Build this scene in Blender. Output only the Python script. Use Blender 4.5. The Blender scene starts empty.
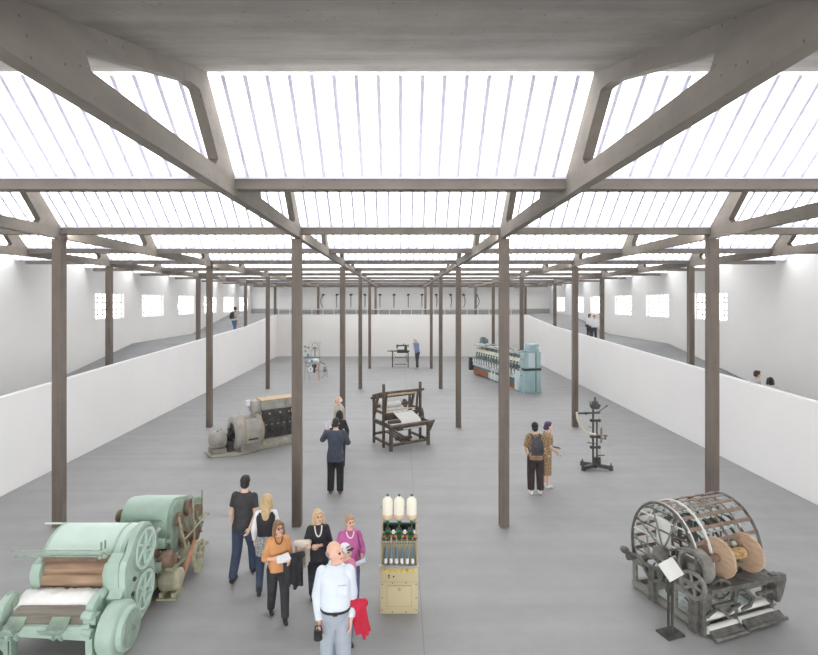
import bpy, bmesh, math, random
from mathutils import Vector, Matrix, Quaternion
random.seed(7)
PI = math.pi
scene = bpy.context.scene
C = scene.collection
EYE = 4.6; F = 500.0; VX = 400.5; VY = 302.0

def gp(px, py, z=0.0):
    """point of the place at height z seen at photo pixel (px, py)"""
    d = F * (EYE - z) / (py - VY)
    return Vector(((px - VX) / F * d, d, z))

# ------------------------------------------------------------------ materials
def lin(c):
    return tuple((x / 12.92 if x <= 0.04045 else ((x + 0.055) / 1.055) ** 2.4) for x in [v / 255.0 for v in c]) + (1.0,)

def mat(name, rgb, rough=0.6, metal=0.0, var=0.12, scale=6.0, bump=0.0, rgb2=None, detail=4.0, spec=0.4, stretch=None):
    m = bpy.data.materials.new(name); m.use_nodes = True
    nt = m.node_tree; b = nt.nodes['Principled BSDF']
    b.inputs['Roughness'].default_value = rough; b.inputs['Metallic'].default_value = metal
    b.inputs['Specular IOR Level'].default_value = spec
    tc = nt.nodes.new('ShaderNodeTexCoord'); n = nt.nodes.new('ShaderNodeTexNoise')
    n.inputs['Scale'].default_value = scale; n.inputs['Detail'].default_value = detail
    if stretch:
        mp = nt.nodes.new('ShaderNodeMapping'); mp.inputs['Scale'].default_value = stretch
        nt.links.new(tc.outputs['Object'], mp.inputs[0]); nt.links.new(mp.outputs[0], n.inputs['Vector'])
    else:
        nt.links.new(tc.outputs['Object'], n.inputs['Vector'])
    r = nt.nodes.new('ShaderNodeValToRGB'); r.color_ramp.elements[0].position = 0.3; r.color_ramp.elements[1].position = 0.7
    c = lin(rgb)
    if rgb2: c0, c1 = lin(rgb2), c
    else: c0 = tuple(x * (1 - var) for x in c[:3]) + (1,); c1 = tuple(min(1, x * (1 + var)) for x in c[:3]) + (1,)
    r.color_ramp.elements[0].color = c0; r.color_ramp.elements[1].color = c1
    nt.links.new(n.outputs['Fac'], r.inputs[0]); nt.links.new(r.outputs[0], b.inputs['Base Color'])
    if bump:
        bp = nt.nodes.new('ShaderNodeBump'); bp.inputs['Strength'].default_value = bump; bp.inputs['Distance'].default_value = 0.01
        nt.links.new(n.outputs['Fac'], bp.inputs['Height']); nt.links.new(bp.outputs[0], b.inputs['Normal'])
    return m

def concrete(name, rgb, stretch, pit=0.5, rough=0.85, con=0.2):
    """board-marked concrete: streaks along the boards, cloudy stains, small air holes"""
    m = bpy.data.materials.new(name); m.use_nodes = True
    nt = m.node_tree; b = nt.nodes['Principled BSDF']; b.inputs['Roughness'].default_value = rough
    b.inputs['Specular IOR Level'].default_value = 0.25
    N = nt.nodes.new; L = nt.links.new
    tc = N('ShaderNodeTexCoord'); mp = N('ShaderNodeMapping'); mp.inputs['Scale'].default_value = stretch
    L(tc.outputs['Object'], mp.inputs[0])
    n1 = N('ShaderNodeTexNoise'); n1.inputs['Scale'].default_value = 1.0; n1.inputs['Detail'].default_value = 6
    L(mp.outputs[0], n1.inputs['Vector'])
    n2 = N('ShaderNodeTexNoise'); n2.inputs['Scale'].default_value = 1.3; n2.inputs['Detail'].default_value = 8; n2.inputs['Roughness'].default_value = 0.7
    L(tc.outputs['Object'], n2.inputs['Vector'])
    v = N('ShaderNodeTexVoronoi'); v.inputs['Scale'].default_value = 9.0; v.inputs['Randomness'].default_value = 1
    L(tc.outputs['Object'], v.inputs['Vector'])
    ad = N('ShaderNodeMath'); ad.operation = 'ADD'; L(n1.outputs['Fac'], ad.inputs[0]); L(n2.outputs['Fac'], ad.inputs[1])
    r = N('ShaderNodeValToRGB'); r.color_ramp.elements[0].position = 0.35; r.color_ramp.elements[1].position = 0.65
    c = lin(rgb)
    r.color_ramp.elements[0].color = tuple(x * (1 - con) for x in c[:3]) + (1,); r.color_ramp.elements[1].color = tuple(x * (1 + con) for x in c[:3]) + (1,)
    h = N('ShaderNodeMath'); h.operation = 'MULTIPLY'; h.inputs[1].default_value = 0.5; L(ad.outputs[0], h.inputs[0]); L(h.outputs[0], r.inputs[0])
    pr = N('ShaderNodeValToRGB'); pr.color_ramp.elements[0].position = 0.05; pr.color_ramp.elements[1].position = 0.1
    k = 1 - pit; pr.color_ramp.elements[0].color = (k, k, k, 1); pr.color_ramp.elements[1].color = (1, 1, 1, 1)
    L(v.outputs['Distance'], pr.inputs[0])
    mx = N('ShaderNodeMix'); mx.data_type = 'RGBA'; mx.blend_type = 'MULTIPLY'; mx.inputs['Factor'].default_value = 1.0
    L(r.outputs[0], mx.inputs['A']); L(pr.outputs[0], mx.inputs['B']); L(mx.outputs['Result'], b.inputs['Base Color'])
    bp = N('ShaderNodeBump'); bp.inputs['Strength'].default_value = 0.25; bp.inputs['Distance'].default_value = 0.01
    L(n1.outputs['Fac'], bp.inputs['Height']); L(bp.outputs[0], b.inputs['Normal'])
    return m

M = {}
M['slab'] = concrete('board_marked_concrete', (140, 134, 127), (0.35, 3.0, 3.0), 0.6, 0.85, 0.3)
M['truss'] = concrete('truss_concrete', (126, 119, 111), (4, 0.5, 4))
M['beam'] = concrete('beam_concrete', (122, 115, 107), (0.5, 5, 5))
M['column'] = concrete('column_concrete', (121, 111, 103), (9, 9, 0.8), 0.35)
M['floor'] = concrete('polished_floor', (156, 156, 156), (0.12, 2.2, 1.0), 0.15, 0.6, 0.08)
M['ramp'] = concrete('ramp_concrete', (146, 147, 148), (0.4, 0.8, 1.0), 0.15, 0.7, 0.1)
M['white_wall'] = mat('white_plaster', (241, 240, 239), 0.9, var=0.015, scale=0.7)
M['grey_wall'] = mat('pale_grey_plaster', (232, 231, 229), 0.9, var=0.03, scale=0.35)
M['roof_top'] = mat('white_roof_skin', (235, 235, 235), 0.9, var=0.02)
M['white_paint'] = mat('white_painted_steel', (238, 238, 238), 0.5, var=0.02)
M['joint'] = mat('floor_joint', (138, 138, 140), 0.8, var=0.05)

def glass_mat(name, trans, col=(1, 1, 1, 1)):
    m = bpy.data.materials.new(name); m.use_nodes = True; nt = m.node_tree; nt.nodes.clear()
    o = nt.nodes.new('ShaderNodeOutputMaterial'); t = nt.nodes.new('ShaderNodeBsdfTransparent'); s = nt.nodes.new('ShaderNodeBsdfTranslucent')
    s.inputs[0].default_value = col; n = nt.nodes.new('ShaderNodeTexNoise'); n.inputs['Scale'].default_value = 0.8
    mp = nt.nodes.new('ShaderNodeMapRange'); mp.inputs['To Min'].default_value = 1 - trans - 0.05; mp.inputs['To Max'].default_value = 1 - trans + 0.05
    x = nt.nodes.new('ShaderNodeMixShader'); nt.links.new(n.outputs['Fac'], mp.inputs['Value']); nt.links.new(mp.outputs[0], x.inputs[0])
    nt.links.new(t.outputs[0], x.inputs[1]); nt.links.new(s.outputs[0], x.inputs[2]); nt.links.new(x.outputs[0], o.inputs[0])
    return m
M['glazing'] = glass_mat('frosted_glazing', 0.3)
M['window_bar'] = mat('grey_window_bar', (118, 118, 116), .6, var=.05)
M['pane'] = glass_mat('clear_window_glass', 0.9)
M['bar'] = glass_mat('lilac_white_glazing_bar', 0.5, (1, 1, 1, 1))
def bar_mat():
    m = mat('lilac_white_glazing_rib', (236, 234, 250), 0.5, var=0.02); nt = m.node_tree
    t = nt.nodes.new('ShaderNodeBsdfTransparent'); x = nt.nodes.new('ShaderNodeMixShader'); x.inputs[0].default_value = 0.885
    b = nt.nodes['Principled BSDF']; o = nt.nodes['Material Output']
    t.inputs[0].default_value = (.95, .94, 1, 1)
    nt.links.new(t.outputs[0], x.inputs[1]); nt.links.new(b.outputs[0], x.inputs[2]); nt.links.new(x.outputs[0], o.inputs[0])
    return m
M['bar'] = bar_mat()

# ------------------------------------------------------------------ mesh building
def frame_of(ax):
    ax = Vector(ax).normalized()
    u = ax.orthogonal().normalized() if abs(ax.z) > 0.95 else Vector((0, 0, 1)).cross(ax).normalized()
    return ax, u, ax.cross(u)

class B:
    def __init__(s): s.bm = bmesh.new()
    def face(s, vs):
        try: s.bm.faces.new(vs)
        except ValueError: pass
    def box(s, c, size, rot=None):
        c = Vector(c); h = Vector(size) / 2; R = rot if rot is not None else Matrix.Identity(3)
        if isinstance(rot, (int, float)): R = Matrix.Rotation(rot, 3, 'Z')
        v = [s.bm.verts.new(c + R @ Vector((x * h.x, y * h.y, z * h.z))) for x in (-1, 1) for y in (-1, 1) for z in (-1, 1)]
        for q in ((0, 1, 3, 2), (4, 6, 7, 5), (0, 4, 5, 1), (2, 3, 7, 6), (0, 2, 6, 4), (1, 5, 7, 3)): s.face([v[i] for i in q])
        return s
    def box2(s, a, b):
        a = Vector(a); b = Vector(b); return s.box((a + b) / 2, [abs(x) for x in (b - a)])
    def lathe(s, prof, p0, ax, seg=24):
        """prof: (radius, distance along axis) pairs"""
        p0 = Vector(p0); ax, u, w = frame_of(ax); rings = []
        for r, t in prof:
            if r < 1e-6: rings.append([s.bm.verts.new(p0 + ax * t)])
            else: rings.append([s.bm.verts.new(p0 + ax * t + (u * math.cos(a) + w * math.sin(a)) * r) for a in [2 * PI * i / seg for i in range(seg)]])
        for A, Bq in zip(rings, rings[1:]):
            for i in range(seg):
                j = (i + 1) % seg
                if len(A) == 1 and len(Bq) == 1: continue
                if len(A) == 1: s.face([A[0], Bq[i], Bq[j]])
                elif len(Bq) == 1: s.face([A[i], Bq[0], A[j]][::-1])
                else: s.face([A[i], Bq[i], Bq[j], A[j]])
        return s
    def cyl(s, p0, p1, r, r2=None, seg=20):
        p0 = Vector(p0); p1 = Vector(p1); L = (p1 - p0).length; r2 = r if r2 is None else r2
        return s.lathe([(0, 0), (r, 0), (r2, L), (0, L)], p0, p1 - p0, seg)
    def annulus(s, c, ax, Ro, Ri, w, seg=32):
        c = Vector(c); a = Vector(ax).normalized()
        return s.lathe([(Ri, -w / 2), (Ro, -w / 2), (Ro, w / 2), (Ri, w / 2), (Ri, -w / 2)], c, a, seg)
    def tube(s, pts, r, seg=8, closed=False):
        pts = [Vector(p) for p in pts]; n = len(pts); rings = []
        up = None
        for i, p in enumerate(pts):
            if closed: t = pts[(i + 1) % n] - pts[i - 1]
            else: t = pts[min(i + 1, n - 1)] - pts[max(i - 1, 0)]
            t.normalize()
            if up is None: up = t.orthogonal().normalized()
            up = (up - t * up.dot(t));
            if up.length < 1e-4: up = t.orthogonal()
            up.normalize(); w = t.cross(up)
            rr = r[i] if isinstance(r, (list, tuple)) else r
            rings.append([s.bm.verts.new(p + (up * math.cos(a) + w * math.sin(a)) * rr) for a in [2 * PI * k / seg for k in range(seg)]])
        pairs = list(zip(rings, rings[1:])) + ([(rings[-1], rings[0])] if closed else [])
        for A, Q in pairs:
            for i in range(seg):
                j = (i + 1) % seg; s.face([A[i], A[j], Q[j], Q[i]])
        if not closed: s.face(rings[0][::-1]); s.face(rings[-1])
        return s
    def bar(s, p0, p1, w, h=None, up=(0, 0, 1)):
        """rectangular bar from p0 to p1, width w across, height h along up"""
        p0 = Vector(p0); p1 = Vector(p1); h = w if h is None else h; d = (p1 - p0); L = d.length; d.normalize()
        up = Vector(up)
        if abs(d.dot(up)) > 0.98: up = Vector((0, 1, 0))
        sd = d.cross(up).normalized(); u2 = sd.cross(d)
        R = Matrix((d, sd, u2)).transposed()
        return s.box((p0 + p1) / 2, (L, w, h), R)
    def prism(s, poly, plane, a, b):
        """poly in 2-D extruded between a and b along the remaining axis ('x','y','z')"""
        def P(q, t):
            if plane == 'x': return Vector((t, q[0], q[1]))
            if plane == 'y': return Vector((q[0], t, q[1]))
            return Vector((q[0], q[1], t))
        v0 = [s.bm.verts.new(P(q, a)) for q in poly]; v1 = [s.bm.verts.new(P(q, b)) for q in poly]
        s.face(v0[::-1]); s.face(v1); n = len(poly)
        for i in range(n): s.face([v0[i], v0[(i + 1) % n], v1[(i + 1) % n], v1[i]])
        return s
    def ell(s, c, r, rot=None, su=16, sv=10):
        c = Vector(c); r = Vector(r) if not isinstance(r, (int, float)) else Vector((r, r, r)); R = rot or Matrix.Identity(3)
        rows = []
        for i in range(sv + 1):
            th = PI * i / sv
            if i in (0, sv): rows.append([s.bm.verts.new(c + R @ Vector((0, 0, r.z * math.cos(th))))])
            else: rows.append([s.bm.verts.new(c + R @ Vector((r.x * math.sin(th) * math.cos(2 * PI * k / su), r.y * math.sin(th) * math.sin(2 * PI * k / su), r.z * math.cos(th)))) for k in range(su)])
        for A, Q in zip(rows, rows[1:]):
            for k in range(su):
                j = (k + 1) % su
                if len(A) == 1: s.face([A[0], Q[k], Q[j]])
                elif len(Q) == 1: s.face([A[k], Q[0], A[j]])
                else: s.face([A[k], Q[k], Q[j], A[j]])
        return s
    def cap(s, p0, r0, p1, r1, seg=14, flat0=False, flat1=False):
        """tapered capsule"""
        p0 = Vector(p0); p1 = Vector(p1); L = (p1 - p0).length; prof = []
        if flat0: prof += [(0, 0), (r0, 0)]
        else: prof += [(r0 * math.sin(a), -r0 * math.cos(a)) for a in [PI / 2 * i / 4 for i in range(5)]]
        if flat1: prof += [(r1, L), (0, L)]
        else: prof += [(r1 * math.cos(a), L + r1 * math.sin(a)) for a in [PI / 2 * i / 4 for i in range(5)]]
        prof[0] = (0, prof[0][1]); prof[-1] = (0, prof[-1][1])
        return s.lathe(prof, p0, (p1 - p0) if L > 1e-6 else Vector((0, 0, 1)), seg)
    def loft(s, rings, seg=24, sq=2.0):
        """rings: (centre, half-width vector, half-depth vector)"""
        R = []
        for c, u, w in rings:
            c = Vector(c); u = Vector(u); w = Vector(w); ring = []
            for k in range(seg):
                a = 2 * PI * k / seg; ca, sa = math.cos(a), math.sin(a)
                ca = math.copysign(abs(ca) ** (2 / sq), ca); sa = math.copysign(abs(sa) ** (2 / sq), sa)
                ring.append(s.bm.verts.new(c + u * ca + w * sa))
            R.append(ring)
        for A, Q in zip(R, R[1:]):
            for k in range(seg): s.face([A[k], A[(k + 1) % seg], Q[(k + 1) % seg], Q[k]])
        s.face(R[0][::-1]); s.face(R[-1])
        return s
    def spring(s, c, ax, R, turns, L, r=0.006, seg=6):
        c = Vector(c); ax, u, w = frame_of(ax)
        n = int(turns * 12)
        return s.tube([c + ax * (L * i / n) + (u * math.cos(2 * PI * i / 12) + w * math.sin(2 * PI * i / 12)) * R for i in range(n + 1)], r, seg)
    def done(s, name, m, parent=None, smooth=35, bevel=0.0, label=None):
        bmesh.ops.recalc_face_normals(s.bm, faces=s.bm.faces[:])
        if bevel:
            es = [e for e in s.bm.edges if len(e.link_faces) == 2 and e.calc_face_angle(0) > 0.9]
            bmesh.ops.bevel(s.bm, geom=es, offset=bevel, segments=2, profile=0.6, affect='EDGES', clamp_overlap=True)
        me = bpy.data.meshes.new(name); s.bm.to_mesh(me); s.bm.free()
        return link_mesh(name, me, m, parent, smooth, label)

def split_islands(o):
    """give every separate piece of a part mesh an object of its own"""
    bm = bmesh.new(); bm.from_mesh(o.data); seen = set(); groups = []
    for v in bm.verts:
        if v in seen: continue
        st = [v]; seen.add(v); g = []
        while st:
            q = st.pop(); g.append(q)
            for e in q.link_edges:
                t = e.other_vert(q)
                if t not in seen: seen.add(t); st.append(t)
        groups.append(set(g))
    base = o.name.split('.')[0]; m = o.data.materials[0]; par = o.parent; out = []
    if len(groups) > 1:
        for g in groups:
            n = bm.copy(); n.verts.ensure_lookup_table(); bm.verts.index_update()
            ids = {v.index for v in g}
            bmesh.ops.delete(n, geom=[v for v in n.verts if v.index not in ids], context='VERTS')
            me = bpy.data.meshes.new(base); n.to_mesh(me); n.free(); me.materials.append(m)
            c = bpy.data.objects.new(base, me); C.objects.link(c); c.parent = par; out.append(c)
        bpy.data.objects.remove(o)
    bm.free()
    return out

def link_mesh(name, me, m, parent=None, smooth=35, label=None):
    if m is not None: me.materials.append(M[m] if isinstance(m, str) else m)
    if smooth:
        me.shade_smooth()
        if smooth < 180: me.set_sharp_from_angle(angle=math.radians(smooth))
    o = bpy.data.objects.new(name, me); C.objects.link(o)
    if parent is not None: o.parent = parent
    if label: o['label'] = label
    return o

def wheel(b, c, ax, R, w, rim, hub, spokes, sw, curve=0.0, seg=36):
    """spoked wheel; spokes swept sideways by curve"""
    c = Vector(c); ax, u, v = frame_of(ax)
    b.annulus(c, ax, R, R - rim, w, seg); b.cyl(c - ax * w * 0.75, c + ax * w * 0.75, hub, seg=16)
    for k in range(spokes):
        a = 2 * PI * k / spokes + 0.3
        p = [c + (u * math.cos(a + curve * t) + v * math.sin(a + curve * t)) * (hub * 0.8 + (R - rim * 0.6 - hub * 0.8) * t) for t in (0, .33, .66, 1)]
        b.tube(p, [sw, sw * .85, sw * .75, sw * .9], 6)
    return b

def tag(o, label, cat, group=None, kind=None):
    o['label'] = label
    o['category'] = cat
    if group: o['group'] = group
    if kind: o['kind'] = kind
    return o
def thing(name, label, cat, loc=(0, 0, 0), rz=0.0, group=None, kind=None):
    o = bpy.data.objects.new(name, None); C.objects.link(o); o.location = loc; o.rotation_euler = (0, 0, rz)
    o.empty_display_size = 0.2
    return tag(o, label, cat, group, kind)
def dup(root, loc=None, rz=None, label=None):
    r = root.copy(); C.objects.link(r)
    if loc is not None: r.location = loc
    if rz is not None: r.rotation_euler = (0, 0, rz)
    if label: r['label'] = label
    for ch in list(root.children):
        c = ch.copy(); C.objects.link(c); c.parent = r
        for g in list(ch.children):
            d = g.copy(); C.objects.link(d); d.parent = c
    return r
def struct(o, label, cat): return tag(o, label, cat, kind='structure')

# ------------------------------------------------------------------ camera, sky
cam = bpy.data.cameras.new('camera'); co = bpy.data.objects.new('camera', cam); C.objects.link(co); scene.camera = co
co.location = (0, 0, EYE); co.rotation_euler = (PI / 2, 0, 0)
cam.sensor_width = 36; cam.lens = F / 818 * 36; cam.shift_x = (409 - VX) / 818; cam.shift_y = -(327.5 - VY) / 818
cam.clip_start = 0.05; cam.clip_end = 300
w = bpy.data.worlds.new('overcast_sky'); scene.world = w; w.use_nodes = True
bg = w.node_tree.nodes['Background']; bg.inputs[0].default_value = (0.97, 0.985, 1.0, 1); bg.inputs[1].default_value = SKY = 1.0
scene.view_settings.view_transform = 'Standard'; scene.view_settings.look = 'None'
scene.view_settings.gamma = 1; scene.view_settings.exposure = 2.76
scene.view_settings.use_curve_mapping = False
scene.cycles.max_bounces = 10; scene.cycles.diffuse_bounces = 6; scene.cycles.transparent_max_bounces = 24
scene.cycles.sample_clamp_indirect = 6.0
scene.cycles.use_denoising = True

# ------------------------------------------------------------------ the building
XW = 14.1; T = 4.05; D1 = 10.22; BACK = 47.2
K0, K1 = -4, 9
tooth_end = lambda k: D1 + T * k
def roof_z(u): return max(6.12, 7.02 - 0.3103 * (u - 0.91)) if u >= 0.91 else 6.13 + (7.02 - 6.13) * u / 0.91
FRONT = tooth_end(K0) - T + 0.1

# floor of the hall and joints in it
b = B(); b.box2((-XW - .25, FRONT - .3, -0.3), (XW + .25, BACK + .3, 0.0))
struct(b.done('floor', 'floor', smooth=0), 'grey polished concrete floor of the exhibition hall', 'floor')
b = B()
b.box2((0.305, 0.6, 0.0), (0.318, 41.7, 0.0015))
struct(b.done('floor_joint', 'joint', smooth=0), 'thin straight joints scored in the grey hall floor', 'floor joint')

# pit walls with a parapet line that climbs with the ramp
def pit_x(d): return 9.35 + (d - 9.0) * (10.42 - 9.35) / (42.2 - 9.0)
par = [(FRONT, 1.95), (2.0, 2.1), (11.9, 2.34), (17.5, 2.52), (26.9, 2.80), (33.0, 2.98), (39.0, 3.36), (41.0, 3.53), (42.2, 3.53)]
ramp = [(FRONT, 0.02), (12.2, 0.02), (26.3, 2.42), (33.8, 2.44), (41.0, 3.53), (BACK, 3.53)]
def interp(tab, d):
    for (a, za), (c, zc) in zip(tab, tab[1:]):
        if d <= c: return za + (zc - za) * (d - a) / (c - a)
    return tab[-1][1]
for sg, nm in ((-1, 'left'), (1, 'right')):
    b = B(); vs = []
    for d, z in par:
        x0 = sg * pit_x(d); x1 = x0 + sg * 0.16
        vs.append([b.bm.verts.new((x0, d, 0)), b.bm.verts.new((x0, d, z)), b.bm.verts.new((x1, d, z)), b.bm.verts.new((x1, d, 0))])
    for A, Q in zip(vs, vs[1:]):
        for i in range(4): b.face([A[i], A[(i + 1) % 4], Q[(i + 1) % 4], Q[i]])
    b.face(vs[0]); b.face(vs[-1][::-1])
    struct(b.done('wall_' + nm + '_parapet', 'white_wall', smooth=0, bevel=0.012), 'low white sloping wall between the hall and the %s ramp' % nm, 'wall')
    b = B(); vs = []
    for d, z in ramp:
        x0 = sg * (pit_x(d) + 0.16); x1 = sg * XW
        if d >= BACK - .01: x0 = sg * (pit_x(42.2) + .16)
        vs.append([b.bm.verts.new((x0, d, z)), b.bm.verts.new((x1, d, z)), b.bm.verts.new((x1, d, 0)), b.bm.verts.new((x0, d, 0))])
    for A, Q in zip(vs, vs[1:]):
        for i in range(4): b.face([A[i], A[(i + 1) % 4], Q[(i + 1) % 4], Q[i]])
    b.face(vs[0]); b.face(vs[-1][::-1])
    struct(b.done('floor_' + nm + '_ramp', 'ramp', smooth=0), 'grey ramp with a level landing climbing along the %s outer wall' % nm, 'ramp')
b = B(); b.box2((-pit_x(42.2) - .16, 42.2, 0), (pit_x(42.2) + .16, 42.42, 3.53))
struct(b.done('wall_pit_back', 'white_wall', smooth=0, bevel=0.01), 'white end wall of the sunken hall under the white railing', 'wall')
b = B(); b.box2((-pit_x(42.2) - .16, 42.42, 3.33), (pit_x(42.2) + .16, BACK, 3.53))
struct(b.done('floor_gallery', 'ramp', smooth=0), 'grey upper gallery floor behind the white railing', 'floor')

# outer side walls, following the saw-teeth, with window openings
WZ0, WZ1, WW = 3.78, 5.02, 2.4
WL = [24.3, 28.5, 32.9, 37.1, 41.1, 45.0]; WR = [22.8, 27.5, 31.7, 35.9, 39.7, 44.2]
nwin = 0
for sg, nm, W in ((-1, 'left', WL), (1, 'right', WR)):
    b = B(); x0, x1 = sg * XW, sg * (XW + .22)
    b.box2((x0, FRONT, 0), (x1, BACK + .2, WZ0)); b.box2((x0, FRONT, WZ1), (x1, BACK + .2, 5.95))
    e = FRONT
    for c in W + [None]:
        n = BACK + .2 if c is None else c - WW / 2
        b.box2((x0, e, WZ0), (x1, n, WZ1)); e = None if c is None else c + WW / 2
    for k in range(K0, K1 + 1):
        d0 = tooth_end(k)
        b.prism([(d0, 5.95), (d0, 6.11), (d0 - .91, 7.0), (d0 - 3.81, 6.12), (d0 - T, 6.12), (d0 - T, 5.95)], 'x', x0, x1)
    b.box2((x0, tooth_end(K1), 5.95), (x1, BACK + .2, 6.3))
    struct(b.done('wall_' + nm, 'grey_wall', smooth=0), 'tall pale grey outer wall on the %s with small windows' % nm, 'wall')
    for i, c in enumerate(W):
        nwin += 1
        order = ['first', 'second', 'third', 'fourth', 'fifth', 'sixth'][i]
        win = thing('window_%d' % nwin, '%s small grid window from the viewer in the %s outer wall' % (order, nm), 'window', (sg * XW, c, WZ0), 0, kind='structure')
        h = WZ1 - WZ0; xo = sg * .15; f = B(); t = .035
        f.box2((xo - .03, -WW / 2, 0), (xo + .03, WW / 2, .04)); f.box2((xo - .03, -WW / 2, h - .04), (xo + .03, WW / 2, h))
        for s2 in (-1, 1): f.box2((xo - .03, s2 * WW / 2, 0), (xo + .03, s2 * (WW / 2 - .05), h))
        f.done('window_frame', 'white_paint', win, smooth=0)
        f = B()
        for z in (h * .37, h * .64): f.box2((xo - .02, -WW / 2, z - .03), (xo + .02, WW / 2, z + .03))
        for z in (h * .19, h * .82): f.box2((xo - .015, -WW / 2, z - .022), (xo + .015, WW / 2, z + .022))
        for q in range(1, 6):
            y = -WW / 2 + WW * q / 6
            f.box2((xo - .018, y - .026, 0), (xo + .018, y + .026, h * .37)); f.box2((xo - .018, y - .026, h * .64), (xo + .018, y + .026, h))
        f.done('glazing_bars', 'window_bar', win, smooth=0)
        f = B(); f.box2((xo - .004, -WW / 2, 0), (xo + .004, WW / 2, h)); f.done('pane', 'pane', win, smooth=0)
b = B(); b.box2((-XW - .22, BACK, 0), (XW + .22, BACK + .2, 6.6))
struct(b.done('wall_back', 'grey_wall', smooth=0), 'grey far wall above the gallery with hung tools', 'wall')
zf = 7.0
b = B(); b.box2((-XW - .22, FRONT - .2, 0), (XW + .22, FRONT, .35)); b.box2((-XW - .22, FRONT - .2, 5.9), (XW + .22, FRONT, 6.3))
struct(b.done('wall_front', 'grey_wall', smooth=0), 'low sill wall under the glazed front behind the viewer', 'wall')
nwin += 1  # glazed front added out of view to light the surfaces facing the camera
win = thing('window_%d' % nwin, 'wide glazed front of the hall behind the viewer', 'window', (0, FRONT - .1, .35), 0, kind='structure')
f = B()
for i in range(15):
    x = -XW + 2 * XW * i / 14; f.box2((x - .04, -.04, 0), (x + .04, .04, 5.55))
for z in (0, 1.85, 3.7, 5.51): f.box2((-XW, -.03, z), (XW, .03, z + .06))
f.done('window_frame', 'white_paint', win, smooth=0)
f = B(); f.box2((-XW, -.005, 0), (XW, .005, 5.55)); f.done('pane', 'pane', win, smooth=0)
me = bpy.data.lights.new('front_portal', 'AREA'); me.shape = 'RECTANGLE'; me.size = 2 * XW; me.size_y = 5.6; me.cycles.is_portal = True
lo = bpy.data.objects.new('front_portal', me); C.objects.link(lo); lo.location = (0, FRONT - .3, 3.1); lo.rotation_euler = (PI / 2, 0, 0)

b = B(); b.box2((-XW + .02, BACK - .03, 3.53), (XW - .02, BACK, 3.97))  # darker grey band, a thin strip at the foot of the far wall
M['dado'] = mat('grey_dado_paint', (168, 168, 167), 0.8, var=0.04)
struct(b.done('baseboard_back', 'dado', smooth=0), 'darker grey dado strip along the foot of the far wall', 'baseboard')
# roof: slabs, glazing
b = B()
for k in range(K0, K1 + 1):
    d0 = tooth_end(k); u0, u1 = .91, T
    b.prism([(d0 - u0, roof_z(u0)), (d0 - 3.81, 6.12), (d0 - u1, 6.12), (d0 - u1, 6.22), (d0 - 3.81, 6.23), (d0 - u0 + .02, roof_z(u0) + .10)], 'x', -XW - .2, XW + .2)
b.box2((-XW - .2, tooth_end(K1) + .02, 6.3), (XW + .2, BACK + .2, 6.42))
struct(b.done('ceiling', 'slab', smooth=0), 'board marked brown grey concrete saw tooth roof slabs overhead', 'ceiling')
gl_rot = math.atan2(.89, -.91)
ordn = ['first', 'second', 'third', 'fourth', 'fifth', 'sixth', 'seventh', 'eighth', 'ninth', 'tenth', 'eleventh', 'twelfth', 'thirteenth', 'fourteenth']
sun_of = []
for k in range(K0, K1 + 1):
    d0 = tooth_end(k); nwin += 1
    win = thing('window_%d' % nwin, ('%s sloping skylight strip of the saw tooth roof counted from the viewer' % ordn[k + 1]) if k >= -1 else 'sloping skylight strip of the roof behind the viewer', 'skylight', (0, d0, 6.13), 0, kind='structure')
    f = B(); n = Vector((0, .89, .91)).normalized() * .012
    a0, a1 = Vector((0, 0, 0)), Vector((0, -.91, .89))
    f.prism([(a0.y, a0.z), (a1.y, a1.z), (a1.y + n.y, a1.z + n.z), (a0.y + n.y, a0.z + n.z)], 'x', -XW, XW)
    f.done('pane', 'glazing', win, smooth=0)
    f = B(); nb = int(2 * XW / .235)
    for i in range(nb + 1):
        x = -XW + .03 + (2 * XW - .06) * i / nb
        f.bar((x, -.005, -.01), (x, -.90, .865), .046, .022, up=(0, .7, .7))
    for q in (0.02,):
        f.bar((-XW, -.02, .0), (XW, -.02, .0), .03, .03)
    f.done('glazing_bars', 'bar', win, smooth=0)
    me = bpy.data.lights.new('skylight_portal', 'AREA'); me.shape = 'RECTANGLE'; me.size = 2 * XW; me.size_y = 1.25
    me.cycles.is_portal = True
    lo = bpy.data.objects.new('skylight_portal', me); C.objects.link(lo)
    lo.location = (0, d0 - .44, 6.59); lo.rotation_euler = (-math.atan2(.89, .91), 0, 0)

# concrete frames of the trusses, one line of frames on each row of columns
LINES = [-10.72, -7.03, -2.13, 2.13, 6.42, 10.68]
lname = ['far left', 'outer left', 'inner left', 'inner right', 'outer right', 'far right']
outer = [(0, 5.9), (0, 6.13), (.455, 6.575), (.91, 7.02), (1.4, 6.868), (3.81, 6.12), (T, 6.115), (T, 5.9)]
inner = [(.66, 6.115), (.58, 6.20), (.83, 6.48), (1.09, 6.76), (1.32, 6.74), (2.94, 6.22), (2.88, 6.12), (1.8, 6.115)]
def truss_mesh():
    b = B(); W2 = .06; V = {}
    for tag_, loop in (('o', outer), ('i', inner)):
        for i, (u, z) in enumerate(loop):
            for sx in (-1, 1): V[tag_, i, sx] = b.bm.verts.new((sx * W2, -u, z))
    n = len(outer)
    for i in range(n):
        j = (i + 1) % n
        for sx in (-1, 1): b.face([V['o', i, sx], V['o', j, sx], V['i', j, sx], V['i', i, sx]])
        b.face([V['o', i, -1], V['o', i, 1], V['o', j, 1], V['o', j, -1]])
        b.face([V['i', i, -1], V['i', i, 1], V['i', j, 1], V['i', j, -1]])
    return b
proto = None
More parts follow.
